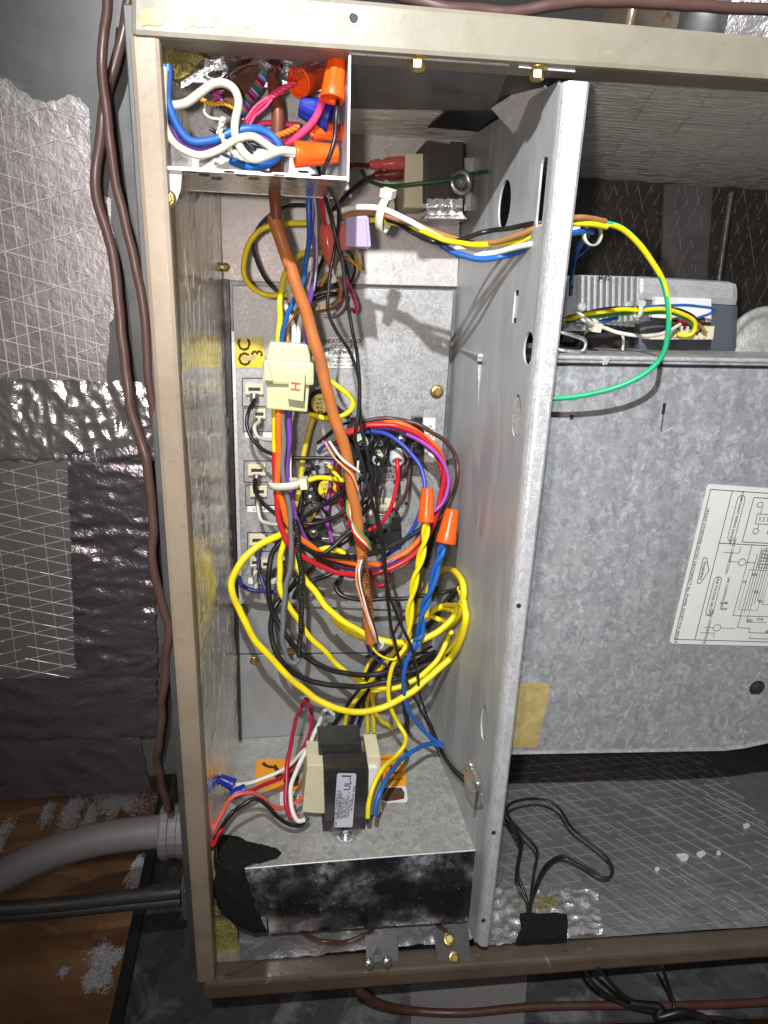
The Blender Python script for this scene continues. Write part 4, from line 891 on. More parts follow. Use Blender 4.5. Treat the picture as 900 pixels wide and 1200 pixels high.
cabl = [o for o in COL.objects if o.name == 'thermostat_cable'][0]
mbt.build('lettering', 'ink_brown', cabl)
wire('black', 4.4, [(398, 108, 500), (394, 128, 488), (393, 157), (389, 172, 486), (384, 186, 487), (379, 199, 492), (379, 206, 500), (383, 216, 508), (390, 227, 520), (396, 244, 540), (396, 266), (392, 290, 556), (387, 316), (385, 330), (384, 360), (387, 374), (394, 388, 560), (410, 412), (417, 434), (421, 458, 565), (422, 494), (428, 522), (438, 572), (445, 615, 570), (451, 657), (454, 690), (467, 725), (477, 746, 575), (486, 772), (491, 807), (497, 830, 610), (507, 854, 640), (518, 880), (530, 898), (548, 913, 610), (558, 920, 605)], 'black lead from the junction box to the zinc clamp, bowing further left', n=7)
wire('black', 4.4, [(372, 196, 560), (378, 214, 556), (384, 240), (392, 268, 550), (398, 292), (402, 308), (405, 335), (408, 360), (413, 386), (418, 414, 558), (422, 448), (420, 484), (417, 513), (423, 538), (434, 580, 562), (444, 620), (450, 657, 572), (453, 680), (455, 710), (462, 750, 578), (470, 782), (481, 808, 600), (490, 826), (500, 846, 640), (510, 866), (522, 891, 630), (536, 909), (548, 919, 610), (556, 926, 606)], 'straighter black lead from below the junction box to the zinc clamp', n=7)
wire('blue', 6.5, [(362, 205, 556), (362, 225), (362, 262), (361, 285), (358, 312), (353, 335), (345, 351), (336, 370), (331, 388), (330, 402, 600)], 'blue wire dropping straight from the junction box into the big plug', Y=560)
wire('purple', 6, [(365, 205, 566), (366, 262), (368, 290), (369, 322), (364, 344), (359, 372), (356, 404, 602)], 'purple wire dropping from the junction box into the big plug')
wire('red', 6, [(369, 205, 556), (373, 222), (378, 245), (382, 266, 588)], 'short red wire from the junction box to the translucent red sleeve')
wire('ash', 2.2, [(366, 205, 550), (369, 235), (371, 262), (371, 306), (368, 340, 575)], 'thin pale grey wire between the purple and red ones under the junction box')
wire('ash', 2.2, [(376, 205, 548), (386, 240), (391, 258), (396, 282), (401, 310, 575)], 'thin pale grey wire beside the black leads under the junction box')
wire('yellow', 7, [(362, 261, 640), (336, 261), (318, 265, 632), (304, 272), (293, 286), (287, 304, 628), (288, 324), (298, 339), (314, 346), (336, 346, 622)], 'yellow wire making the loop left of the copper cable at the top')
wire('yellow', 7, [(380, 294, 632), (366, 295), (352, 300), (340, 310, 612), (332, 322), (329, 342), (328, 370), (326, 404, 600)], 'yellow wire arching from behind the copper cable into the big plug')
wire('black', 4.5, [(362, 240, 650), (340, 241), (322, 248), (306, 262, 645), (296, 286), (300, 306), (312, 328), (326, 342, 635), (345, 350), (366, 342), (386, 335, 640)], 'thin black wire looping inside the yellow loop at the top')
wire('white', 6, [(364, 320, 620), (359, 348), (351, 378), (349, 404, 602)], 'right one of two white wires entering the big plug', mat=wm('white'))
wire('white', 6, [(333, 352, 622), (336, 366), (343, 382), (344, 404, 604)], 'left one of two white wires entering the big plug, bowed')
wire('tan', 5, [(396, 322, 630), (399, 336), (397, 350), (388, 359), (370, 363), (348, 368), (339, 382), (338, 404, 606)], 'tan wire curling under the black leads into the big plug')
wire('ash', 4, [(406, 345, 640), (404, 355), (398, 364), (388, 369), (376, 369, 640)], 'pale grey wire curling below the tan loop')
wire('crimson', 4.5, [(396, 340, 640), (403, 350), (402, 358), (394, 363, 645)], 'short crimson wire end inside the grey curl')
wire('pink', 5, [(404, 322, 628), (409, 334), (415, 349), (419, 360), (417, 366), (412, 362, 640)], 'pink wire with a hooked stripped end below the lilac plug')
wire('black', 6, [(400, 300, 640), (406, 316), (408, 334), (400, 345), (384, 345), (366, 350), (352, 352, 640)], 'black wire curving behind the butt splices')
wire('black', 5, [(380, 300, 650), (372, 320), (366, 335), (386, 338), (400, 330, 650)], 'black wire kinked behind the blue and purple ones')
wire('gold', 5, [(384, 320, 640), (378, 328), (374, 338), (368, 344, 645)], 'short golden wire end behind the purple wire')
wire('gold', 4, [(417, 287, 600), (419, 300), (424, 318, 620)], 'straight golden wire end below the lilac plug')
wire('gold', 4, [(402, 300, 610), (413, 305), (424, 318, 620)], 'slanted golden wire end joining below the lilac plug')
wire('black', 4, [(404, 292, 606), (412, 300), (416, 318), (410, 335, 640)], 'black wire hanging behind the lilac plug')

# bundle to the right, through the divider
B = 'harness wires through the divider'
wire('white', 7, [(392, 252, 554), (402, 246, 556), (420, 243), (450, 246), (483, 259, 534), (510, 276), (540, 292), (565, 297, 540), (600, 290), (632, 282, 500), (655, 277, 520), (676, 268, 530)], 'white wire of the bundle crossing from the lilac plug to the divider', group=B)
wire('tan', 7, [(398, 256, 564), (433, 250), (467, 258, 539), (500, 268), (533, 280), (556, 286, 545), (580, 283), (606, 275), (634, 266, 500), (660, 257, 505), (690, 256), (708, 259, 520)], 'brown wire of the bundle crossing from the lilac plug through the divider slot', group=B)
wire('black', 6, [(426, 262, 566), (457, 258, 554), (483, 271), (510, 282, 526), (533, 281), (567, 272, 540), (607, 265), (634, 260, 500), (665, 262, 520)], 'black wire of the bundle crossing to the divider slot', group=B)
wire('yellow', 6.5, [(430, 258, 560), (446, 258), (466, 262, 554), (490, 270), (518, 279, 520), (545, 287), (575, 287, 536), (610, 282), (634, 273, 500), (660, 263), (690, 263), (711, 265, 520)], 'yellow wire of the bundle from the lilac plug through the divider', group=B)
wire('blue', 7, [(470, 262, 556), (500, 276), (520, 288, 530), (542, 299), (562, 303), (588, 300, 530), (617, 292), (636, 284, 500), (660, 276, 505), (684, 271), (694, 272, 530)], 'blue wire lowest in the bundle crossing to the divider', group=B)
wire('blue', 6, [(690, 274, 530), (682, 284), (676, 296), (671, 318, 560), (668, 345, 600)], 'blue wire dropping behind the divider flange')
wire('blue', 2, [(697, 282, 540), (686, 294), (674, 306), (670, 340, 580)], 'hair-thin blue wire behind the divider flange')
zip_tie(P(451, 252, 549), P(470, 260, 544)-P(435, 249, 556), 12, 9, 6, 'cable tie round the wire bundle above the lilac plug', V((.2, -.5, 1)), None)
zip_tie(P(334, 567, 597), V((.1, 0, -1)), 14, 9, 6.5, 'cable tie round the coloured bundle below the big plug', V((1, -.2, .05)), None)
zip_tie(P(694, 275, 522), V((-.3, .9, 0)), 7, 8, 4, 'cable tie round the harness where it leaves the divider', V((.2, .1, 1)), None)
def two(c1, c2, w, pts, label, name, grp, ph=.05, Y=None):
    p3 = smooth(path(pts, Y), 9); r = pxr(p3[len(p3)//2], w); k = len(p3)
    o = MB().tube(p3, r, 10, 0, lambda i, j: ((j+i*ph*10) % 10) < 3.8+6.4*i/k).build(name, [wm(c1), wm(c2)]); tag(o, label, 'wire', grp); return o
two('yellow', 'teal', 6.5, [(690, 262, 520), (708, 262, 520), (727, 267), (747, 284), (764, 307, 530), (777, 330), (783, 359), (783, 388, 540), (776, 417), (758, 436, 552), (727, 452), (690, 462, 566), (652, 467, 572), (630, 468, 576)], 'green and yellow ground wire making the big arc in the right bay', 'ground_wire', 'ground wires', .012)

# =================================================================== WIRES BELOW THE BIG PLUG
wire('yellow', 6, [(321, 474, 600), (321, 500), (322, 530), (323, 560), (330, 592), (338, 612, 604)], 'yellow wire at the left edge of the bundle below the big plug')
wire('red', 7, [(323, 530, 600), (323, 572), (325, 593), (330, 618), (340, 638, 606), (354, 652), (373, 663), (393, 671, 620), (414, 674), (440, 671, 640), (466, 662), (490, 645), (506, 615, 640), (517, 580), (521, 552), (515, 534), (502, 518), (484, 506), (466, 499, 640), (440, 498), (424, 501), (408, 508, 650)], 'red wire circling the ring of the harness, dropping from the cable tie', per=9)
wire('red', 6, [(512, 600, 640), (519, 570), (517, 545), (508, 527), (494, 513), (474, 503), (450, 497), (428, 499), (404, 507), (392, 520, 655)], 'second red wire inside the right half of the harness ring', per=9)
wire('orange', 7.5, [(327, 474, 592), (327, 520), (325, 547), (327, 572), (332, 597), (338, 615), (350, 629, 606), (365, 641), (382, 650), (402, 658, 625), (424, 661), (450, 660, 650), (478, 645), (503, 620, 650), (518, 585), (522, 555), (512, 526), (494, 509), (471, 497, 645), (447, 496), (411, 506, 660)], 'bright orange wire running from the big plug round the harness ring', per=9)
wire('grey', 6.5, [(332, 474, 594), (332, 530), (332, 547), (334, 572), (339, 597), (341, 612), (342, 647), (340, 668, 600), (336, 684), (333, 707), (331, 735), (333, 759), (338, 774), (345, 778), (351, 771, 600)], 'grey wire hanging from the big plug in a long narrow loop')
o = wire('black', 7, [(345, 610, 598), (349, 638), (352, 663), (353, 700), (353, 727), (352, 748), (350, 768, 598)], 'black braided sleeve forming the right side of the grey loop', name='braided_sleeve', mat='braid_black')
wire('purple', 6, [(340, 474, 600), (338, 522), (337, 538), (337, 563), (342, 588), (348, 610), (353, 624, 615), (366, 640), (384, 653), (410, 662, 640), (438, 667), (470, 652), (498, 622, 655), (517, 592), (526, 566), (522, 551), (512, 535), (499, 522), (481, 511, 650), (462, 503), (437, 501), (410, 507, 665)], 'purple wire from the big plug running round inside the harness ring', per=9)
wire('violet', 5, [(505, 602, 632), (519, 588), (525, 568), (522, 548), (510, 530), (494, 517), (476, 508, 640)], 'bright violet wire on the right side of the harness ring', per=9)
wire('white', 2.4, [(344, 480, 606), (341, 500), (340, 530), (341, 560, 610)], 'thin white wire at the right edge of the bundle below the big plug')
wire('brown', 5.5, [(340, 600, 618), (346, 622), (356, 640), (374, 655), (402, 663, 640), (432, 668), (458, 661), (481, 649, 655), (503, 623), (520, 601), (530, 579), (536, 556), (533, 534), (519, 515), (500, 502, 645), (476, 494), (452, 490), (428, 494), (408, 507, 660)], 'outermost brown wire of the harness ring', per=9)
wire('plum', 7, [(346, 610, 610), (358, 636), (378, 652), (402, 664, 632), (430, 669), (456, 664), (484, 648, 650), (506, 622, 660)], 'dark plum wire in the lower left of the harness ring')
wire('royal', 5.5, [(405, 513, 660), (428, 506, 650), (447, 508), (466, 517, 630), (481, 530), (492, 546), (497, 562), (499, 578, 600)], 'bright blue wire arching over the contactor into the left orange nut', per=9)
wire('royal', 5.5, [(496, 586, 640), (493, 600), (486, 616), (475, 631), (462, 644), (446, 657, 660)], 'bright blue wire in the lower right of the harness ring')
wire('red', 5.5, [(465, 537, 646), (466, 548, 640), (465, 566), (462, 584), (456, 599), (446, 614), (432, 622, 650)], 'red wire hanging from the pale grey boot of the contactor')
wire('brown', 4.5, [(472, 528, 655), (478, 538), (480, 553), (478, 570, 650), (472, 586), (462, 597), (450, 601), (436, 596), (428, 588, 660)], 'brown wire curving below the contactor')
wire('crimson', 4.5, [(386, 572, 660), (394, 580), (400, 592), (406, 606), (412, 618, 660)], 'crimson wire slanting behind the copper cable')
wire('red', 4, [(397, 545, 668), (396, 560), (397, 576), (404, 590), (412, 600, 668)], 'thin red wire behind the copper cable below the contactor')
wire('violet', 5, [(390, 540, 664), (387, 565), (384, 590), (383, 606), (386, 622), (389, 634, 664)], 'violet wire hanging left of the copper cable')
wire('plum', 5, [(398, 560, 660), (404, 585), (412, 610), (420, 630, 660)], 'plum wire slanting behind the copper cable')
wire('violet', 4, [(404, 520, 668), (398, 528), (394, 540, 668)], 'short violet wire left of the contactor')
wire('crimson', 4.5, [(436, 675, 650), (442, 687), (452, 684), (456, 672, 655)], 'short crimson loop hanging below the harness ring')
wire('yellow', 7, [(368, 490, 650), (360, 512), (355, 534), (354, 552, 645), (351, 572), (347, 590), (344, 612, 640)], 'dull yellow wire running down behind the bundle from the upper limit switch', mat=plastic('insulation_mustard', (.55, .42, .02), .42))
wire('yellow', 6.5, [(350, 566, 630), (362, 563, 624), (375, 560), (390, 560), (402, 563, 640)], 'short yellow wire lying across the lower limit switch')
wire('yellow', 6.5, [(382, 446, 655), (393, 450, 640), (406, 460), (414, 470), (411, 481), (398, 488, 640), (382, 490), (362, 486, 650)], 'yellow wire looping round the right of the upper limit switch')
wire('yellow', 5, [(385, 545, 660), (391, 553), (398, 561, 650)], 'short yellow wire from the lower limit switch terminal')
wire('gold', 4.5, [(370, 596, 660), (366, 606), (358, 616, 660)], 'short golden wire under the lower limit switch')
wire('yellow', 7, [(370, 646, 650), (384, 643), (396, 646), (404, 650, 650)], 'yellow wire end beside the lowest limit switch')
wire('black', 6, [(375, 548, 668), (362, 552), (355, 566), (352, 590), (350, 606, 650)], 'black wire round the left of the lower limit switch')
wire('black', 5.5, [(352, 611, 640), (364, 601), (375, 594), (390, 584), (406, 573, 630)], 'black wire slanting up right from the bundle, upper of two')
wire('black', 5.5, [(352, 612, 645), (365, 614), (377, 612), (390, 607), (404, 598), (414, 588, 640)], 'black wire curving up right from the bundle, lower of two')
wire('black', 5, [(298, 468, 668), (292, 482, 655), (289, 498), (296, 514), (310, 527), (327, 533, 630), (352, 536), (375, 536), (396, 536, 630)], 'black wire curving from the top cream tab socket across behind the bundle')
wire('white', 5, [(303, 494, 670), (298, 500, 660), (302, 511), (312, 514), (325, 515, 640)], 'pale wire curling from the second cream tab socket', mat=plastic('insulation_stone', (.55, .54, .45), .4))
wire('black', 5.5, [(299, 562, 668), (298, 572), (303, 584, 650), (312, 594), (324, 603, 630)], 'black wire from the third cream tab socket to the bundle')
wire('white', 5, [(303, 586, 670), (303, 600), (307, 611, 655), (316, 614), (328, 614, 640)], 'pale wire curling from the fourth cream tab socket', mat=M['insulation_stone'])
wire('navy', 4, [(302, 645, 668), (303, 664), (307, 680), (312, 692, 650)], 'navy wire dropping from the fifth cream tab socket')
wire('navy', 6, [(279, 676, 664), (283, 685), (296, 692, 650), (313, 693), (331, 692), (346, 685, 640)], 'thick navy wire curving along the bottom of the heater plate')
wire('white', 6, [(300, 668, 670), (299, 678), (299, 690, 665)], 'short pale wire below the sixth cream tab socket', mat=M['insulation_stone'])
wire('navy', 4, [(372, 530, 668), (380, 522), (392, 519), (404, 515, 668)], 'navy wire left of the contactor')
wire('black', 6, [(338, 690, 640), (353, 677), (368, 662), (384, 646, 640), (398, 634), (412, 622, 650)], 'black wire slanting up behind the copper cable from the grey loop')
wire('black', 5.5, [(344, 702, 645), (350, 690), (366, 680), (384, 674), (398, 668, 650)], 'thin black wire running up right below the harness ring')
wire('black', 6.5, [(346, 632, 606), (360, 643), (382, 651, 612), (408, 653), (432, 650), (458, 640, 640), (480, 628), (504, 612, 655)], 'black wire on top of the lower left harness ring')
# things at the contactor
wire('black', 6, [(424, 518, 646), (420, 530), (428, 546), (424, 560, 640), (412, 572, 640)], 'black wire from the left boot of the contactor')
wire('black', 6, [(444, 530, 646), (440, 545), (441, 560), (436, 580), (428, 596, 640), (420, 606, 650)], 'black wire from the middle boot of the contactor')
wire('black', 5, [(447, 508, 650), (440, 522, 640), (434, 536), (430, 552, 645)], 'short black wire rising to a contactor screw')
wire('white', 3, [(420, 540, 640), (420, 552), (424, 558, 640)], 'short white wire end below the left contactor boot')
wire('black', 5, [(516, 604, 655), (506, 628), (497, 652), (490, 676), (486, 706, 660)], 'black wire dropping behind the right orange nut')
wire('black', 5.5, [(520, 600, 660), (512, 622), (505, 640), (498, 664, 662)], 'black wire beside it behind the blue twisted pair')

for i, (pts, c_, lab) in enumerate((([(412, 508, 655), (420, 520, 640), (436, 528), (448, 545, 640), (446, 566)], 'black', 'fine black strand crossing below the left contactor boot'),
    ([(430, 498, 655), (436, 512, 640), (430, 530), (434, 556, 640), (428, 582, 645)], 'black', 'fine black strand dropping from the top of the contactor'),
    ([(456, 508, 655), (452, 530, 640), (444, 552), (440, 574, 640), (424, 592, 645)], 'black', 'fine black strand slanting left under the contactor'),
    ([(352, 596, 650), (366, 588, 645), (380, 592), (396, 585, 645), (408, 566, 650)], 'plum', 'fine plum strand behind the lower limit switch'),
    ([(360, 540, 668), (372, 552, 660), (370, 572), (378, 596, 660), (392, 612, 660)], 'black', 'fine black strand past the left of the lower limit switch'),
    ([(350, 640, 640), (372, 634, 650), (394, 640, 655), (410, 632, 660)], 'black', 'fine black strand over the lower screw plate'),
    ([(362, 660, 640), (386, 664, 645), (412, 676, 650), (436, 672, 655), (456, 655, 660)], 'navy', 'fine navy strand under the harness ring'),
    ([(486, 510, 655), (482, 530, 645), (474, 552, 640), (462, 566, 650)], 'plum', 'fine plum strand right of the grey boot'),
    ([(372, 520, 668), (384, 510, 660), (396, 500, 660), (410, 494, 668)], 'black', 'fine black strand running to the top left of the contactor'),
    ([(428, 770, 660), (452, 764, 655), (480, 770, 650), (506, 758, 655)], 'black', 'fine black strand across the yellow coil'),
    ([(462, 690, 660), (470, 720, 655), (462, 742, 660)], 'plum', 'fine plum strand hanging behind the yellow pair'))):
    wire(c_, 3.6, pts, lab)

# wires stripped out of the copper cable
for i, c_ in enumerate(('green', 'orange', 'white', 'red')):
    wire(c_, 2.6, [(407+i*.6, 586+i*2, 574), (408+i*1.2, 602, 566), (418-i*1.4, 619+i*1.5, 562), (430-i*1.2, 632+i*2.2, 562), (435-i*.6, 644, 572)], 'thin %s conductor wrapped round the copper cable halfway down' % c_)
wire('white', 3.4, [(386, 518, 580), (394, 530, 572), (405, 541, 566), (421, 553, 566)], 'thin white conductor peeled out of the copper cable, pointing up left')
wire('orange', 2.8, [(381, 518, 582), (391, 535, 574), (402, 546), (412, 556, 566), (420, 574, 566)], 'thin orange conductor peeled out of the copper cable, pointing up left', mat=plastic('insulation_peach', (.80, .30, .12), .4))
wire('violet', 2.8, [(378, 516, 584), (382, 522, 580), (386, 530, 578)], 'violet conductor tip beside the peeled orange one')
for i, (c_, dx) in enumerate((('orange', 0), ('white', 3), ('brown', 5.5))):
    wire(c_, 2.8, [(421+dx, 656, 573), (418+dx, 668, 566), (418+dx*1.1, 684), (423+dx, 702, 567), (430+dx*.8, 722), (437+dx*.6, 742, 572), (440+dx*.5, 752, 580)], 'thin %s conductor running down the front of the copper cable to its cut end' % c_, mat=M['insulation_peach'] if c_ == 'orange' else None)
wire('yellow', 3, [(433, 752, 588), (440, 763), (450, 770), (462, 773), (470, 768, 590)], 'thin yellow conductor leaving the cut end of the copper cable')
wire('navy', 3.4, [(430, 755, 600), (436, 768), (450, 779, 602), (466, 784), (484, 780, 610)], 'thin navy conductor leaving the cut end of the copper cable')
wire('cream', 3, [(443, 748, 588), (449, 756, 584), (446, 760), (450, 752, 590)], 'small pale conductor curl at the cut end of the copper cable')

# big yellow loops
wire('yellow', 8.5, [(336, 622, 620), (327, 628), (314, 634, 610), (295, 645), (280, 662, 600), (272, 682), (273, 695), (281, 717, 596), (296, 744), (312, 766), (330, 785, 594), (352, 806), (376, 823), (400, 832, 590), (420, 834), (450, 829), (476, 815, 596), (503, 794), (523, 776, 610), (537, 755), (546, 731), (546, 720), (541, 708), (534, 716, 640)], 'longest yellow wire sweeping the big outer loop round the lower compartment', n=10)
wire('yellow', 7, [(335, 625, 622), (332, 638), (328, 655), (327, 679), (331, 698, 612), (338, 711), (350, 728), (366, 749), (384, 767), (402, 785, 620), (420, 797), (440, 806), (462, 806), (488, 796, 615), (507, 780), (520, 760), (529, 741, 640)], 'yellow wire slanting down behind the grey loop to the yellow coil', n=9)
wire('yellow', 8, [(345, 650, 625), (353, 671), (367, 691), (384, 712, 610), (402, 727), (420, 738), (440, 748), (462, 753, 600), (489, 751), (510, 742), (528, 726), (540, 708, 610), (544, 690), (539, 675), (528, 666, 650), (515, 671), (503, 687), (494, 704, 668), (486, 724, 670)], 'yellow wire whose loop stands highest at the right wall', n=9)
wire('yellow', 7.5, [(388, 722, 640), (403, 736), (420, 745), (446, 751, 625), (470, 755), (500, 748), (520, 737, 625), (538, 722), (541, 712), (528, 708, 650), (512, 713), (498, 722, 660)], 'second yellow strand of the coil just below the upper one', n=9)
wire('yellow', 6.5, [(496, 721, 664), (508, 715), (518, 713), (533, 716, 655)], 'short yellow arc inside the yellow coil, upper')
wire('yellow', 6.5, [(482, 731, 664), (492, 725), (504, 723), (516, 727), (526, 733, 655)], 'short yellow arc inside the yellow coil, lower')
wire('yellow', 6.5, [(538, 690, 655), (545, 714, 640), (541, 740), (528, 762), (514, 780), (498, 794), (476, 802), (450, 810), (434, 808, 650)], 'inner yellow strand running parallel to the big outer loop on the right')
wire('yellow', 6, [(466, 757, 640), (452, 777), (439, 792), (428, 807), (412, 826), (406, 838), (404, 858, 694)], 'yellow wire diving down left behind the cover, leftmost')
wire('yellow', 5.5, [(440, 806, 660), (432, 818), (430, 832), (431, 857, 694)], 'yellow wire diving behind the cover, second from left')
wire('yellow', 5.5, [(440, 800, 664), (438, 822), (438, 857, 694)], 'yellow wire diving behind the cover, third from left')
wire('yellow', 5.5, [(436, 812, 664), (440, 836), (448, 844), (460, 855, 694)], 'yellow wire diving behind the cover, bent right')
wire('yellow', 4, [(440, 768, 668), (432, 778), (427, 790), (424, 800, 670)], 'thin yellow wire strand left of the cable end')
# big black wires
wire('black', 7, [(334, 628, 628), (328, 636), (319, 652), (315, 672, 616), (316, 691), (320, 716), (331, 738, 604), (345, 759), (360, 771), (378, 781, 600), (400, 788), (427, 791), (453, 787, 610), (480, 778), (510, 764, 640)], 'thick black wire looping left of the grey loop, upper of two', n=9)
wire('black', 7, [(350, 676, 640), (336, 694), (323, 712, 620), (317, 734), (319, 753), (328, 772, 606), (342, 787), (362, 797), (390, 803, 604), (418, 805), (444, 801), (471, 795, 615), (500, 784, 640)], 'thick black wire looping left of the grey loop, lower of two', n=9)
wire('black', 5.5, [(402, 674, 655), (395, 682), (394, 690), (401, 699, 640), (428, 702), (466, 702), (503, 697, 640), (541, 690, 640)], 'black wire crossing level behind the copper cable to the high yellow loop', n=8)
for pts, lab in (([(462, 757, 668), (444, 772), (430, 791), (422, 808), (405, 830), (386, 858, 694)], 'black wire diving down left behind the cover, leftmost'), ([(470, 760, 672), (450, 778), (438, 798), (420, 826), (408, 857, 694)], 'black wire diving behind the cover, second from left'),
    ([(466, 770, 675), (448, 790), (432, 815), (418, 857, 695)], 'black wire diving behind the cover between yellow ones'), ([(472, 800, 665), (474, 822), (476, 840), (478, 857, 694)], 'black wire diving straight down behind the cover under the coil'),
    ([(534, 706, 670), (520, 712), (512, 722), (500, 736, 670)], 'black wire tucked inside the yellow coil'), ([(528, 766, 668), (512, 770), (496, 775), (480, 783, 660)], 'black wire crossing inside the right end of the yellow coil'),
    ([(446, 790, 672), (460, 795), (470, 790, 672)], 'short black wire behind the blue wire in the coil'), ([(536, 690, 672), (522, 706), (512, 718, 672)], 'black wire slanting under the high yellow loop')): wire('black', 6, pts, lab)
# twisted pairs under the two orange nuts
twisted('yellow', 5.6, [(499, 600, 585), (499, 620, 585), (495, 645), (487, 676, 588), (481, 707), (479, 744, 596)], ('yellow wire of the twisted pair under the left nut, ending in the coil', 'yellow wire of the twisted pair under the left nut, running on to the transformer'), turns=2.4,
        tails=([(476, 756, 600), (474, 765, 610), (466, 775, 640)], [(474, 760, 594), (463, 774), (457, 792), (455, 813, 596), (459, 832), (468, 850, 600), (475, 862, 590), (474, 873), (464, 886, 562), (449, 900, 538), (438, 920, 522), (432, 942, 514), (431, 958, 511)]))
twisted('blue', 5.8, [(521, 628, 580), (518, 642, 580), (513, 658), (504, 693, 584), (495, 716), (492, 744, 592), (489, 752, 592)], ('blue wire of the twisted pair under the right nut, ending at the divider bend', 'blue wire of the twisted pair under the right nut, short end'), turns=2.6,
        tails=([(484, 761, 590), (476, 776), (473, 793, 590), (474, 815), (480, 835), (493, 852, 605), (507, 866), (519, 873, 610)], [(480, 768, 596), (474, 778, 604)]))
wire('blue', 6, [(519, 874, 610), (504, 872, 606), (488, 877), (470, 890, 568), (455, 908, 540), (446, 928, 522), (442, 946, 514), (441, 957, 511)], 'blue wire bending back from the divider to the transformer')
wire_nut(P(499, 612, 584), P(501, 572, 592), pxr(P(499, 612, 584), 20), pxr(P(501, 572, 592), 14), 'upper left orange wire nut hanging in the harness ring on the yellow pair')
wire_nut(P(522, 637, 579), P(530, 597, 588), pxr(P(522, 637, 579), 24), pxr(P(530, 597, 588), 16), 'lower right orange wire nut hanging in the harness ring on the blue pair')

# =================================================================== COVER BOX AND TRANSFORMER
zt = -504
cv = thing('heater_cover', P(430, 1085, 560), 'galvanised sheet metal cover box standing at the bottom of the compartment', 'cover')
FL, FR = PZ(258, 1005, zt), PZ(561, 996, zt); yF = FR.y
BL, BR = V((-64, 698, zt)), V((166, 698, zt))
FL = V((-72, yF+1, zt)); FR = V((FR.x-1, yF, zt))
MB().prism([FL, FR, BR, BL], (0, 0, -1.2)).build('cover_top', 'galv_cover', cv)
bl, br_ = P(316, 1094, yF), P(553, 1079, yF); tl = V((FL.x, yF, zt)); tr = V((FR.x, yF, zt))
c1, c2, c3, c4 = P(285, 1010, yF), P(305, 1070, yF), P(312, 1072, yF), P(313, 1082, yF)
ft = [V((FL.x, yF, zt-.5)), V((FR.x, yF, zt-.5)), P(557, 1070, yF), P(552, 1077, yF), P(545, 1080, yF), bl, P(313, 1074, yF), P(300, 1074, yF), V((FL.x, yF, P(300, 1074, yF).z))]
MB().prism(ft, (0, 1.2, 0)).build('cover_front', 'cover_front', cv)
rl_ = MB(); rl_.tube(smooth([V((FL.x, yF+.6, zt-.6)), FL.lerp(FR, .5)+V((0, .6, -.6)), V((FR.x, yF+.6, zt-.6))], 8), .9, 8); rl_.build('folded_edge', 'galv_flange', cv)
MB().prism([V((FR.x-.2, yF+1, zt-1)), V((FR.x-.2, yF+1, zt-72)), V((BR.x, 697, zt-72)), V((BR.x, 697, zt-1))], (-1, 0, 0)).build('cover_side', 'galv_cover', cv)
MB().prism([V((FL.x+.4, yF+1, zt-1)), V((FL.x+.4, yF+1, zt-70)), V((BL.x, 697, zt-70)), V((BL.x, 697, zt-1))], (1, 0, 0)).build('cover_side', 'galv_cover', cv)
nt_ = P(310, 1078, yF+1.5); MB().hexa(*hx([(300, 1090), (313, 1091), (312, 1073), (300, 1074)], yF+1.5, yF+3)).build('cover_flange', 'galv_cover', cv)
def flat(px, lift, mat, par, name='sticker', th=.35):
    s = Sheet(PZ(*px[0], zt+lift), PZ(*px[1], zt+lift), PZ(*px[2], zt+lift), th)
    mb = MB(); k = .05; s.sheet(mb, [(k, 0), (1-k, 0), (1, k*2), (1, 1-k*2), (1-k, 1), (k, 1), (0, 1-k*2), (0, k*2)]); return s, mb.build(name, mat, par)
s, o = flat(((299, 926), (352, 926), (300, 890)), .2, 'label_orange', cv)
mb = MB()     # shock-hazard pictogram: bent arrow and hand
def poly(q): mb.prism([s.at(u, v, .45) for u, v in q], s.n*.2)
poly([(.13, .86), (.20, .90), (.27, .80), (.40, .76), (.46, .82), (.56, .62), (.60, .66), (.60, .42), (.40, .52), (.46, .55), (.42, .68), (.30, .70), (.18, .76)])
poly([(.40, .46), (.50, .56), (.60, .36), (.56, .26)]); poly([(.62, .30), (.75, .55), (.93, .58), (1.0, .40), (.96, .14), (.80, .08), (.66, .14)])
mb.build('pictogram', 'ink_brown', o)
s, o = flat(((448, 922), (477, 920), (444, 885)), .2, 'label_orange', cv)
mb = MB()
for i, (t, z_) in enumerate((('WARNING', 9), ('HAZARDOUS', 6), ('VOLTAGE', 7), ('DISCONNECT', 5))): s.text(mb, t, .52, .84-.22*i, z_*.8, stretch=.75)
mb.prism([s.at(.30, .36, .45), s.at(.62, .36, .45), s.at(.46, .66, .45)], s.n*.2)
mb.build('lettering', 'ink_brown', o)
s, o = flat(((446, 941), (478, 940), (445, 922)), .3, 'label_white', cv, 'paper_label')
mb = MB(); mb.prism([s.at(*q, .45) for q in rag([(.04, .15), (.3, .08), (.62, .12), (.88, .2), (.9, .55), (.8, .86), (.5, .9), (.05, .92)], .07, 5, 4)], s.n*.15); mb.build('scraped_patch', 'brown_paper', o)
s, o = flat(((328, 944), (350, 944), (328, 928)), .3, 'label_white', cv, 'paper_label')
mb = MB(); s.line(mb, (.55, .62), (.95, .62), 1.2); s.line(mb, (.55, .35), (.95, .35), 1.0); mb.build('lettering', 'ink', o)

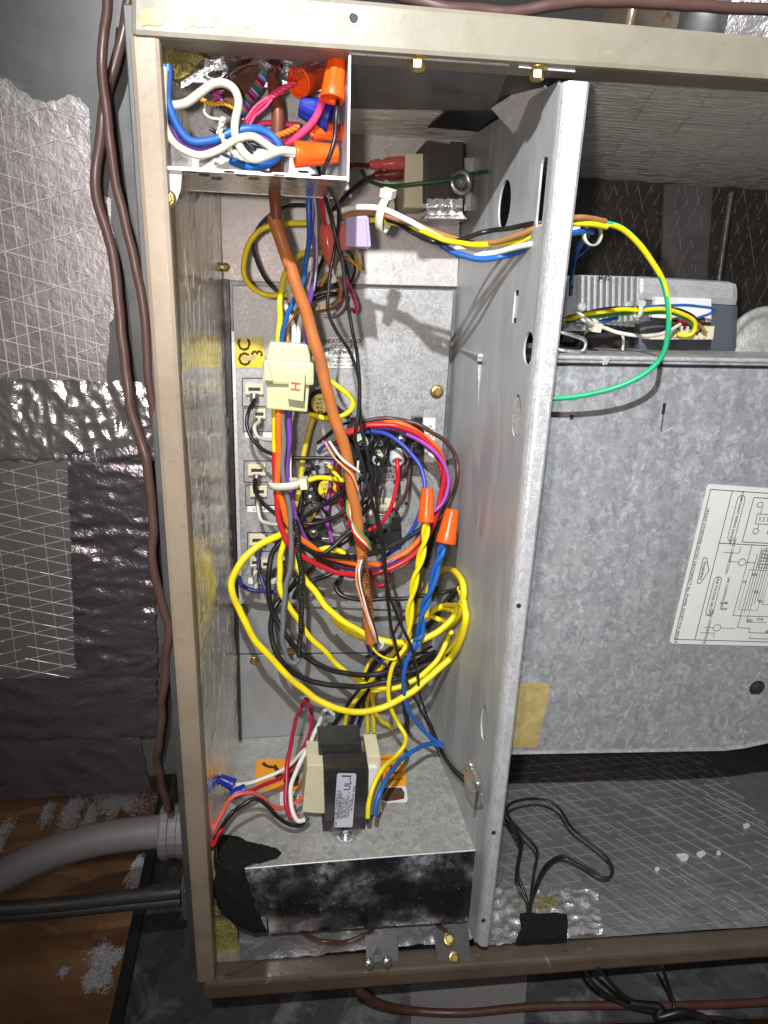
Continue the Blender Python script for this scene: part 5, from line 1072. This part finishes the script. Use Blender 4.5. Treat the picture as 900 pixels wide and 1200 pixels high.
tf = thing('control_transformer', PZ(405, 965, zt), 'black control transformer with cream bobbins and an upright silver label, screwed on the cover', 'transformer')
Yt = PZ(405, 972, zt).y-2
def slabz(px, Y0, Y1, name, mat, par=tf, bev=.8, **k): return slab(px, Y0, Y1, name, mat, par, bev)
zc_ = slabz([(381, 968), (431, 966), (432, 899), (379, 902)], Yt, Yt+24, 'core', 'black_gloss', tf, 1.4)
slabz([(374, 950), (425, 950), (424, 872), (373, 874)], Yt+25, Yt+58, 'rear_core', 'black_gloss', tf, 1.2)
a_ = P(431, 899, Yt).z
slabz([(354, 952), (381, 954), (381, 897), (360, 896)], Yt+10, Yt+48, 'bobbin', 'cream', tf, 1.2)
slabz([(428, 952), (448, 952), (446, 886), (430, 886)], Yt+14, Yt+50, 'bobbin', 'cream', tf, 1.2)
slabz([(427, 955), (444, 955), (442, 900), (430, 900)], Yt+10, Yt+15, 'paper_wrap', 'label_white', tf, .4)
slabz([(378, 974), (428, 972), (428, 962), (378, 964)], Yt-1, Yt+30, 'frame_foot', 'dark_iron', tf, .6)
for i in range(9):
    x = 411+i*1.9; MB().hexa(*hx([(x, 972), (x+.9, 972), (x+.9, 960), (x, 960)], Yt-1.6, Yt-1)).build('lamination', 'dark_iron', tf)
ear = [PZ(x, y, zt+.6) for x, y in ((383, 972), (428, 971), (421, 977), (412, 987), (405, 989), (397, 987), (389, 979))]
MB().prism(ear, (0, 0, 1.4)).build('mounting_ear', 'zinc', tf, .3)
q = PZ(405, 979, zt+2); MB().lathe(q, (0, 0, 1), [(0, 6.2), (1.2, 6.2), (1.4, 4.2), (3.4, 4.0), (4.4, 2.6), (4.6, .5)], 18).build('mounting_screw', 'zinc', tf)
s, o = sticker(tf, ((391, 969), (413, 969), (395, 906)), Yt-2.0, 'label_lilac', poly=[(.06, 0), (.94, 0), (1, .03), (1, .97), (.94, 1), (.06, 1), (0, .97), (0, .03)])
mb = MB(); R9 = math.pi/2
s.text(mb, 'ZETTLER CONTROLS', .11, .36, 4.6, R9, stretch=.98)
for i, (t, sz, v) in enumerate((('TRANSFORMER 40VA', 3.2, .40), ('PRI 208/240V 60 HZ', 3.0, .36), ('SEC 24V  CLASS 2', 3.0, .36), ('INPUT BLK WHT RED', 2.8, .40), ('OUTPUT BLU YEL', 2.8, .36))): s.text(mb, t, .26+.125*i, v, sz, R9)
s.text(mb, '46-101805-02  0923', .91, .55, 3.0, R9, stretch=1.2)
s.text(mb, 'UL', .60, .78, 9, R9); s.text(mb, 'c', .66, .66, 4, R9); s.text(mb, 'us', .66, .90, 4, R9)
s.line(mb, (.25, .955), (.75, .955), 1.6); mb.build('lettering', 'ink', o)

# transformer leads and blue nuts on the left
wire_nut(P(274, 920, 545), P(257, 912, 548), pxr(P(272, 921, 545), 15), pxr(P(256, 914, 545), 11), 'upper blue wire nut at the foil wall beside the cover', 'blue')
wire_nut(P(288, 925, 540), P(270, 932, 536), pxr(P(288, 925, 535), 14), pxr(P(272, 934, 535), 11), 'lower blue wire nut at the foil wall beside the cover', 'blue')
wire('white', 4.8, [(276, 919, 545), (296, 917), (320, 908, 560), (340, 896), (352, 884, 590), (368, 870), (378, 855, 640)], 'thin white wire running from the upper blue nut behind the bobbin')
wire('white', 5.6, [(390, 838, 650), (383, 832, 645), (372, 852, 610), (360, 878, 580), (346, 906, 560), (341, 930, 545), (343, 950, 535), (349, 961, 530), (358, 959, 530)], 'thick white wire hooking under the left bobbin')
wire('ash', 4.5, [(384, 842, 655), (378, 852), (370, 864), (366, 876, 610)], 'short pale wire behind the thick white one')
wire('crimson', 5.4, [(358, 818, 670), (353, 830, 650), (346, 846, 620), (339, 880, 580), (336, 916, 558), (336, 940, 545), (342, 958, 532), (352, 958, 532)], 'crimson wire hooking under the left bobbin beside the white one')
wire('crimson', 4.8, [(360, 818, 674), (364, 832, 660), (364, 850, 640), (358, 872, 610), (348, 890, 590), (334, 908, 575), (310, 920, 560), (290, 929, 545)], 'crimson wire running from above down to the lower blue nut')
wire('salmon', 5.4, [(246, 985, 505), (252, 968), (262, 948, 520), (274, 934), (292, 929, 528), (306, 934), (318, 944, 536), (334, 947), (350, 938, 550), (356, 932, 556)], 'salmon red wire arching over the cover from the left edge')
wire('black', 5.4, [(248, 992, 502), (262, 968, 512), (280, 946), (298, 937, 520), (312, 944), (326, 958, 520), (342, 967), (354, 966), (361, 958, 535)], 'black wire arching over the cover just in front of the salmon wire')
wire('red', 4.5, [(250, 990, 500), (258, 975), (262, 972, 505)], 'short red wire tip at the black foam')
wire('black', 5, [(247, 1000, 500), (256, 980), (264, 962, 510), (274, 950, 515)], 'second black wire at the left edge of the cover')
# black foam lumps over the left corner of the cover, glass wool, bottom brackets
fo_ = thing('foam_insulation', P(270, 1080, 490), 'black foam insulation flopped over the front left corner of the cover box', 'foam')
def foam(px, fn, th, seed, amp=2.2):
    out = rag(px, 1.0, 5, seed); cx = sum(p[0] for p in out)/len(out); cy = sum(p[1] for p in out)/len(out)
    R = []
    for f, h in ((1.0, 0), (1.02, .35), (1.0, .7), (.93, .95), (.75, 1.08), (.45, 1.15), (.15, 1.18)):
        R.append([fn(cx+(x-cx)*f, cy+(y-cy)*f, h*th+amp*noise.noise(V((x*.11*f, y*.11*f, seed+h)))) for x, y in out])
    mb = MB().rings(R, 0, True); return mb.build('foam_lump', 'foam_black', fo_)
foam([(254, 986), (262, 978), (276, 979), (290, 986), (306, 989), (325, 995), (329, 1000), (322, 1006), (300, 1011), (280, 1018), (256, 1019)], lambda x, y, h: PZ(x, y, zt+.5+h), 7, 3)
foam([(252, 1004), (270, 1016), (286, 1014), (291, 1036), (298, 1062), (306, 1078), (312, 1091), (300, 1093), (280, 1086), (264, 1074), (254, 1056), (250, 1030)], lambda x, y, h: P(x, y, yF-.6-h), 8, 5)
glasswool('glass_wool', [P(x, y, 502) for x, y in ((247, 1050), (258, 1080), (276, 1092), (281, 1128), (262, 1134), (250, 1130))], (0, 6, 0), 800, 14, 'yellow glass wool strip hanging in the lower left corner below the black foam')
gw = MB().prism([P(x, y, 504) for x, y in rag([(244, 1020), (252, 1058), (274, 1082), (281, 1132), (262, 1137), (247, 1133)], 1.2, 5, 8)], (0, 8, 0)); tag(gw.build('glass_wool_strip', 'fiberglass'), 'solid strip of yellow glass wool beside the lower left post', 'insulation')
MB_ = MB().prism([P(x, y, 496) for x, y in rag([(242, 1000), (250, 1002), (253, 1030), (247, 1032)], .8, 4, 9)], (0, 6, 0)); tag(MB_.build('glass_wool_strip', 'fiberglass'), 'small tuft of yellow glass wool above the black foam at the post', 'insulation')
wire('cocoa', 5, [(345, 1086, 525), (362, 1097, 506), (382, 1104, 496), (405, 1104), (428, 1095, 504), (455, 1084, 535), (490, 1080, 540), (512, 1086, 510), (524, 1091, 496)], 'brown wire sagging under the cover box', name='brown_wire', group='brown wires in the unit', mat=wm('brown'))
bk1 = thing('bracket', P(450, 1140, 480), 'flat grey bracket with two phillips screws on the bottom rail', 'bracket', 'bottom rail brackets')
sh = [P(428, 1098, 496), P(466, 1096, 496), P(468, 1138, 474), P(430, 1141, 474)]
MB().prism(sh, (0, .6, 1.6)).build('plate', 'duct_grey', bk1, .3)
nb = V((0, -.75, .66))
for x, y in ((432, 1129), (453, 1127)): screw(bk1, P(x, y, 476)+nb*2, nb, 5.2)
MB().lathe(P(441, 1116, 486)+nb*1.6, nb, [(0, 4.6), (.4, 4.6), (.4, 2.8), (0, 2.8)], 16).build('dimple', 'grey_dark', bk1)
bk2 = thing('bracket', P(527, 1130, 480), 'small grey bracket with two brass bolts at the right end of the compartment floor', 'bracket', 'bottom rail brackets')
MB().prism([P(507, 1092, 500), P(548, 1088, 500), P(553, 1131, 472), P(515, 1135, 472)], (0, .6, 1.6)).build('plate', 'duct_grey', bk2, .3)
hexbolt(bk2, P(526, 1101, 490), (0, -.5, .8), 4.2); hexbolt(bk2, P(532, 1122, 478), (0, -.7, .7), 4.0)
# zinc strain relief on the divider
zk = thing('strain_relief', PW(556, 930), 'zinc strain relief clamp with two screws on the divider wall holding the black leads', 'clamp')
def PO(x, y, off): d = ray(x, y); return d*((KC-off)/(d.x+KS*d.y))
MB().prism([PO(x, y, 3) for x, y in ((545, 910), (553, 903), (566, 930), (567, 944), (558, 946), (547, 930))], (-1.5, 0, 0)).build('clamp_plate', 'steel', zk, .5)
MB().prism([PO(x, y, 9) for x, y in ((546, 898), (551, 892), (556, 896), (565, 919), (563, 927), (556, 927), (552, 920))], (-4.5, -1, 0)).build('clamp_bar', 'zinc', zk, 1.2)
for x, y in ((551, 897), (559, 919)): MB().lathe(PO(x, y, 13), V((-.8, -.6, .1)), [(0, 4.4), (2, 4.2), (3, 2.8), (3.2, .4)], 14).build('clamp_screw', 'zinc', zk)
MB().cyl(PO(560, 924, 8), PO(557, 947, 8), 1.8).build('clamp_bolt', 'steel', zk); MB().cyl(PO(548, 905, 6), PO(549, 918, 6), 2.0).build('clamp_bolt', 'steel', zk)

# =================================================================== BLOWER BAY OBJECTS
YB = 600
bh = thing('blower_housing', P(760, 880, YB+60), 'big galvanised blower housing hanging in the right bay with a wiring diagram label', 'blower housing')
hp_ = [(560, 418), (1100, 427), (1100, 850), (900, 869), (872, 875), (850, 878), (560, 883)]
MB().prism([P(x, y, YB) for x, y in hp_], (0, 2, 0)).build('front_panel', 'galv_panel', bh)
e1, e2 = P(560, 418, YB), P(1100, 427, YB)
MB().prism([e1, e2, e2+V((0, 150, 3)), e1+V((0, 150, 3))], (0, 0, 1.5)).build('top_flange', 'galv_cover', bh)
MB().tube([e1+V((0, .5, .6)), e1.lerp(e2, .5)+V((0, .5, .6)), e2+V((0, .5, .6))], 2.4, 10).build('rolled_edge', 'galv_flange', bh)
MB().tube([p+V((0, -1.2, -5)) for p in (e1, e1.lerp(e2, .5), e2)], 1.3, 6).build('edge_gap', 'black_plastic', bh)
bt_ = [P(x, y, YB) for x, y in ((560, 883), (850, 878), (872, 875), (900, 869), (1100, 850))]
MB().rings([[p+V((0, -1.5, 2)), p+V((0, -2.5, 0)), p+V((0, 0, -2.5)), p+V((0, 90, -2.5)), p+V((0, 90, 0)), p+V((0, 2, 2))] for p in bt_], 0, False).build('bottom_flange', 'galv_cover', bh)
hl = MB()
for x, y, w, h in ((670, 489, 1.8, 2.2), (778, 479, 1.6, 5.5), (776, 496, .5, 8)): c = P(x, y, YB-.4); MB().box((c.x-w, c.y, c.z-h), (c.x+w, c.y+.3, c.z+h)).build('slot', 'ink', bh)
MB().prism([P(709, 417, YB-3), P(717, 417, YB-3), P(712, 427, YB-3), P(706, 428, YB-3)], (0, 2, 0)).build('edge_tab', 'galv_flange', bh, .4)
c = P(887, 806, YB); MB().lathe(c, V((0, -1, 0)), [(-.5, 9), (.3, 9.5), (.5, 7), (3, 6.6), (4, 5)], 14, 0, False, lambda t, j: 1 if t < 1 else (1 if j % 2 else .9)).build('panel_bolt', 'black_gloss', bh)
MB().box((c.x-3, c.y-1.0, c.z-22), (c.x+4, c.y-.4, c.z-8)).build('bolt_slot', 'galv_flange', bh)
s_, o = sticker(bh, ((600, 876), (635, 876), (604, 800)), YB-1.2, 'cardboard_tag', name='adhesive_tag', poly=[(0, 0), (.85, 0), (1.13, .93), (1.06, 1), (0, 1)])
mb = MB(); s_.line(mb, (.05, .93), (1.05, .94), 1.0)
for i in range(9): mb.prism([s_.at(.15+.75*((i*37) % 10)/10+.05*math.cos(k), .1+.8*((i*53) % 11)/11+.022*math.sin(k), .6) for k in range(6)], s_.n*.1)
mb.build('glue_stain', 'amber_glue', o)
# wiring diagram label
s, o = sticker(bh, ((784, 754), (930, 758), (829, 567)), YB-.8, 'label_white', .5, 'wiring_diagram_label', [(.02, 0), (1, 0), (1, 1), (.015, 1), (0, .98), (0, .015)])
tl2 = P(829, 567, YB); mb = MB()
Lw, Lh = s.R.length, s.U.length
s.lines(mb, [(.03, .03), (1, .03)], .8); s.lines(mb, [(.03, .03), (.03, .97), (1, .97)], .8)
s.line(mb, (.19, .03), (.19, .97), .8); s.line(mb, (.19, .655), (1, .655), .8)
dn = -math.pi/2
s.textv(mb, 'UNLESS OTHERWISE NOTED: DISCONNECT ALL POWER, EXCEPT FOR SERVICE.', .045, .43, 4.30)
s.lines(mb, [(.10, .56), (.10, .40), (.125, .40), (.165, .48), (.125, .56)], .8, True)
s.textv(mb, 'WARNING', .118, .48, 4.30)
def pill(u, v0, v1, w=.05): s.lines(mb, [(u-w/2, v0), (u-w/2, v1), (u-w/4, v1+.015), (u+w/4, v1+.015), (u+w/2, v1), (u+w/2, v0), (u+w/4, v0-.015), (u-w/4, v0-.015)], .7, True)
pill(.27, .69, .93, .055); s.textv(mb, 'COMPONENT WIRING DIAGRAM', .27, .81, 3.78)
pill(.25, .21, .43, .055); s.textv(mb, 'LINE VOLTAGE CIRCUITS', .25, .32, 3.96)
s.textv(mb, 'FIELD CONNECTION', .30, .58, 4.13); s.textv(mb, '24V CONTROL BOX', .33, .34, 4.13); s.textv(mb, 'FIELD CONNECTIONS', .27, .12, 4.13)
s.lines(mb, [(.36, .67), (.36, .94), (1, .94)], .8); s.lines(mb, [(.36, .67), (.72, .67)], .8)
for u, v in ((.42, .90), (.60, .91), (.44, .74), (.55, .74), (.62, .74)):
    s.lines(mb, [(u+.022*math.cos(k*.785), v+.017*math.sin(k*.785)) for k in range(8)], .7, True)
s.lines(mb, [(.42, .785), (.42, .845), (.64, .845), (.64, .785)], .7, True)
for k in range(7): s.lines(mb, [(.44+k*.03, .80), (.455+k*.03, .83)], .5); s.lines(mb, [(.44+k*.03, .83), (.455+k*.03, .80)], .5)
for u in (.44, .60): s.line(mb, (u, .845), (u, .89), .6)
for u in (.45, .55, .62): s.line(mb, (u, .785), (u, .755), .6)
for i, t in enumerate(('POWER TERMINAL', 'TO 240 VOLT UNIT', 'TO 208 VOLT', 'CHANGE TAP')): s.textv(mb, t, .71+.055*i, .82, 3.96)
for i, t in enumerate(('RED', 'BLU', 'YEL', 'BLK', 'ORN')): s.text(mb, t, .98-.02*i, .62-.022*i, 4.0)
for i in range(5): s.line(mb, (.60-.02*i, .30-.02*i), (.60-.02*i, .64), .7)
for i in range(4): s.line(mb, (.55, .64-.022*i), (.93, .64-.022*i), .6)
for i in range(5): s.line(mb, (.53+.03*i, .62), (.53+.03*i, .54), .6)
s.lines(mb, [(.44, .66), (.44, .20), (.90, .20)], .7); s.lines(mb, [(.50, .60), (.50, .12), (.60, .12), (.60, .09), (1, .09)], .7)
s.lines(mb, [(.66, .52), (.80, .52), (.80, .40), (1, .40)], .7); s.lines(mb, [(.70, .50), (.70, .35), (.84, .35), (.84, .15), (1, .15)], .7)
s.lines(mb, [(.62, .07), (.62, .05), (1, .05)], .7); s.lines(mb, [(.74, .31), (.86, .31), (.86, .24), (.74, .24)], .7, True); s.textv(mb, 'HEATER', .80, .275, 3.61)
for u, v in ((.40, .545), (.34, .115), (.93, .37), (.98, .33), (.93, .29)): s.lines(mb, [(u+.030*math.cos(k*.785), v+.022*math.sin(k*.785)) for k in range(8)], .7, True)
for u0, u1, v in ((.30, .37, .545), (.24, .31, .115), (.43, .50, .545), (.37, .48, .115)): s.line(mb, (u0, v), (u1, v), .6)
for i in range(3):
    for j in range(5): s.lines(mb, [(.53+.03*i, .515+.022*j), (.56+.03*i, .515+.022*j), (.56+.03*i, .537+.022*j), (.53+.03*i, .537+.022*j)], .6, True)
for i, (u, v, t) in enumerate(((.52, .47, 'BLK'), (.57, .36, 'YEL'), (.63, .30, 'BLU'), (.68, .62, 'R'), (.74, .60, 'G'), (.46, .42, 'W'), (.58, .17, 'RED'), (.76, .10, 'BRN'), (.66, .18, 'PUR'), (.36, .24, '24V'), (.34, .28, 'COM'))): s.text(mb, t, u, v, 4.2)
s.lines(mb, [(.47, .50), (.62, .50), (.62, .24), (.47, .24)], .5, True); s.lines(mb, [(.56, .46), (.56, .16), (.72, .16)], .5); s.lines(mb, [(.64, .46), (.64, .28), (.70, .28)], .5)
s.lines(mb, [(.24, .60), (.36, .60), (.36, .64)], .6); s.lines(mb, [(.22, .08), (.33, .08), (.33, .05)], .6)
for i in range(6): s.line(mb, (.66, .66-.012*i-.02), (.66+.02*(i % 3)+.06, .66-.012*i-.02), .5)
mb.build('lettering', 'ink', o)

# blower motor and its control module
mo = thing('blower_motor', P(770, 412, 700), 'grey finned blower motor control module with a white plug, standing behind the blower housing edge', 'motor')
YM = 690
def rbox(px, Y0, Y1, name, mat, par=mo, bev=3): return slab(px, Y0, Y1, name, mat, par, bev)
rbox([(748, 416), (866, 416), (868, 352), (748, 346)], YM, YM+80, 'module_body', 'motor_grey', mo, 9)
rbox([(745, 352), (867, 360), (867, 330), (746, 323)], YM-3, YM+80, 'cast_lid', 'aluminium_cast', mo, 8)
hs = rbox([(676, 378), (748, 384), (748, 324), (680, 322)], YM+8, YM+70, 'heat_sink', 'aluminium_cast', mo, 2)
for i in range(10):
    x = 681+i*7.2; MB().hexa(*hx([(x, 374+i*.6), (x+3.4, 374+i*.6), (x+4.2, 323+i*.2), (x+.8, 323+i*.2)], YM-4, YM+9)).build('fin', 'aluminium_cast', hs, .6)
for i, x in enumerate((681, 735)): MB().lathe(P(x, 360-i*2, YM-3), V((0, -1, 0)), [(0, 5), (4, 4.6), (5, 3)], 14).build('standoff', 'aluminium_cast', hs)
mb = MB(); text_into(mb, 'M-02', P(708, 326, YM-4.5), (1, 0, -.02), (0, 0, 1), 6, 0, .1); mb.build('lettering', 'ink', hs)
rbox([(670, 415), (752, 415), (752, 380), (690, 380)], YM+10, YM+60, 'motor_end', 'dark_iron', mo, 3)
pw = rbox([(764, 372), (834, 378), (834, 350), (770, 348)], YM-8, YM, 'plug_header', 'label_white', mo, 1)
pb = rbox([(762, 398), (836, 398), (838, 382), (764, 394)], YM-22, YM-4, 'plug_housing', 'cream', mo, 1)
rbox([(776, 394), (830, 392), (826, 372), (786, 376)], YM-9, YM-4, 'plug_socket', 'brown_paper', mo, .6)
for i in range(6): x = 790+i*7; MB().hexa(*hx([(x, 396), (x+2, 396), (x+4, 382), (x+2, 382)], YM-24, YM-20)).build('plug_rib', 'cream', pb, .3)
MB().lathe(P(893, 418, YM+10), V((0, -1, .1)), [(0, 52), (4, 54), (8, 52), (9, 46), (6, 44), (5, 40), (8, 36), (8, 4)], 40).build('inlet_ring', 'galv_cover', bh)
# wire clips and bracket at the left of the motor
sb = thing('slide_bracket', P(672, 405, 640), 'bent bright metal slide bracket left of the motor', 'bracket')
MB().hexa(*hx([(650, 388), (690, 388), (690, 380), (650, 378)], 640, 700)).build('upper_channel', 'zinc', sb, .8)
MB().tube(smooth([P(650, 388, 638), P(668, 392, 634), P(686, 400, 632), P(683, 411, 632), P(664, 411, 634), P(648, 408, 638)], 5), 2.0, 8).build('bent_wire', 'zinc', sb)
wire('yellow', 5.4, [(660, 374, 640), (684, 369), (709, 365, 640), (748, 363), (787, 363, 650), (806, 370), (816, 380), (813, 390), (804, 393), (793, 391, 665)], 'yellow wire looping from the left into the motor plug')
wire('green', 4.6, [(664, 377, 646), (684, 373), (712, 370), (748, 367, 652), (790, 368), (806, 375), (814, 385), (806, 391, 668)], 'green wire under the yellow one going into the motor plug')
wire('black', 4.2, [(664, 372, 652), (700, 364), (748, 360), (788, 362), (812, 370), (822, 384), (816, 392, 668)], 'thin black wire behind the yellow one going into the motor plug')
wire('blue', 3.4, [(748, 360, 652), (782, 358), (816, 359), (836, 363), (833, 367), (816, 373), (806, 380, 668)], 'blue wire looping beyond the motor plug')
wire('blue', 5, [(672, 384, 648), (684, 380), (700, 377, 652), (724, 372, 656)], 'short blue wire at the left cable tie near the motor')
wire('white', 4.8, [(680, 374, 640), (692, 379), (706, 383), (724, 390), (753, 394, 640), (782, 389), (797, 380, 660)], 'white wire sagging below the yellow one to the motor plug')
wire('tan', 4, [(806, 376, 660), (818, 380), (828, 391, 662)], 'short brown wire at the right end of the motor plug')
wire('crimson', 4, [(790, 384, 672), (798, 376), (808, 382, 672)], 'short crimson wire inside the motor plug')
wire('white', 3.4, [(728, 390, 650), (731, 400), (730, 410, 660)], 'thin white wire dropping from the white one to the housing edge')
zip_tie(P(748, 365, 643), V((1, 0, .02)), 6, 5, 4.4, 'cable tie round the motor wires left of the green arc', V((0, -.4, 1)))
zip_tie(P(695, 381, 640), V((1, 0, -.1)), 6, 5, 5.5, 'cable tie with long loose tails at the left end of the motor wires', V((0, -1, -.2)), [P(688, 374, 625), P(677, 366, 630), P(672, 364, 632)])
# black sensor lead lying in the bay
def fl_(x, y, l): return on_floor(x, y, l)
def fwire(pts, w, label):
    p3 = smooth([on_floor(x, y, l) for x, y, l in pts], 8); tag(MB().tube(p3, pxr(p3[len(p3)//2], w), 8).build('black_wire', wm('black')), label, 'wire', 'black sensor leads on the bay floor')
fwire([(619, 1080, 8), (619, 1070, 10), (617, 1054, 16), (607, 1024, 28), (610, 990, 34), (597, 962, 40), (594, 948, 42), (602, 940, 40), (636, 937, 34), (654, 946, 32), (670, 970, 28), (692, 988, 24), (712, 1006, 20), (718, 1020, 16), (713, 1029, 14), (700, 1027, 14), (680, 1015, 14), (660, 1006, 14), (648, 1010, 14), (636, 1024, 14), (626, 1048, 12), (620, 1066, 8)], 3.4, 'black sensor lead making the wide loop on the bay floor')
fwire([(621, 1082, 8), (622, 1056, 14), (626, 1022, 24), (629, 996, 30), (614, 978, 34), (598, 960, 38), (592, 948, 42), (588, 938, 46)], 3.4, 'black sensor lead running straight up beside the divider flange')
fwire([(618, 1082, 8), (618, 1058, 16), (606, 1034, 26), (608, 1004, 30), (612, 986, 36), (600, 966, 40), (590, 955, 44)], 3.2, 'black sensor lead closest to the divider flange')
fwire([(625, 1046, 11), (634, 1022, 17), (646, 1008, 17), (660, 1003, 17), (682, 1012, 15), (702, 1024, 14), (712, 1028, 14)], 2.6, 'thin black sensor lead doubling the lower edge of the wide loop')
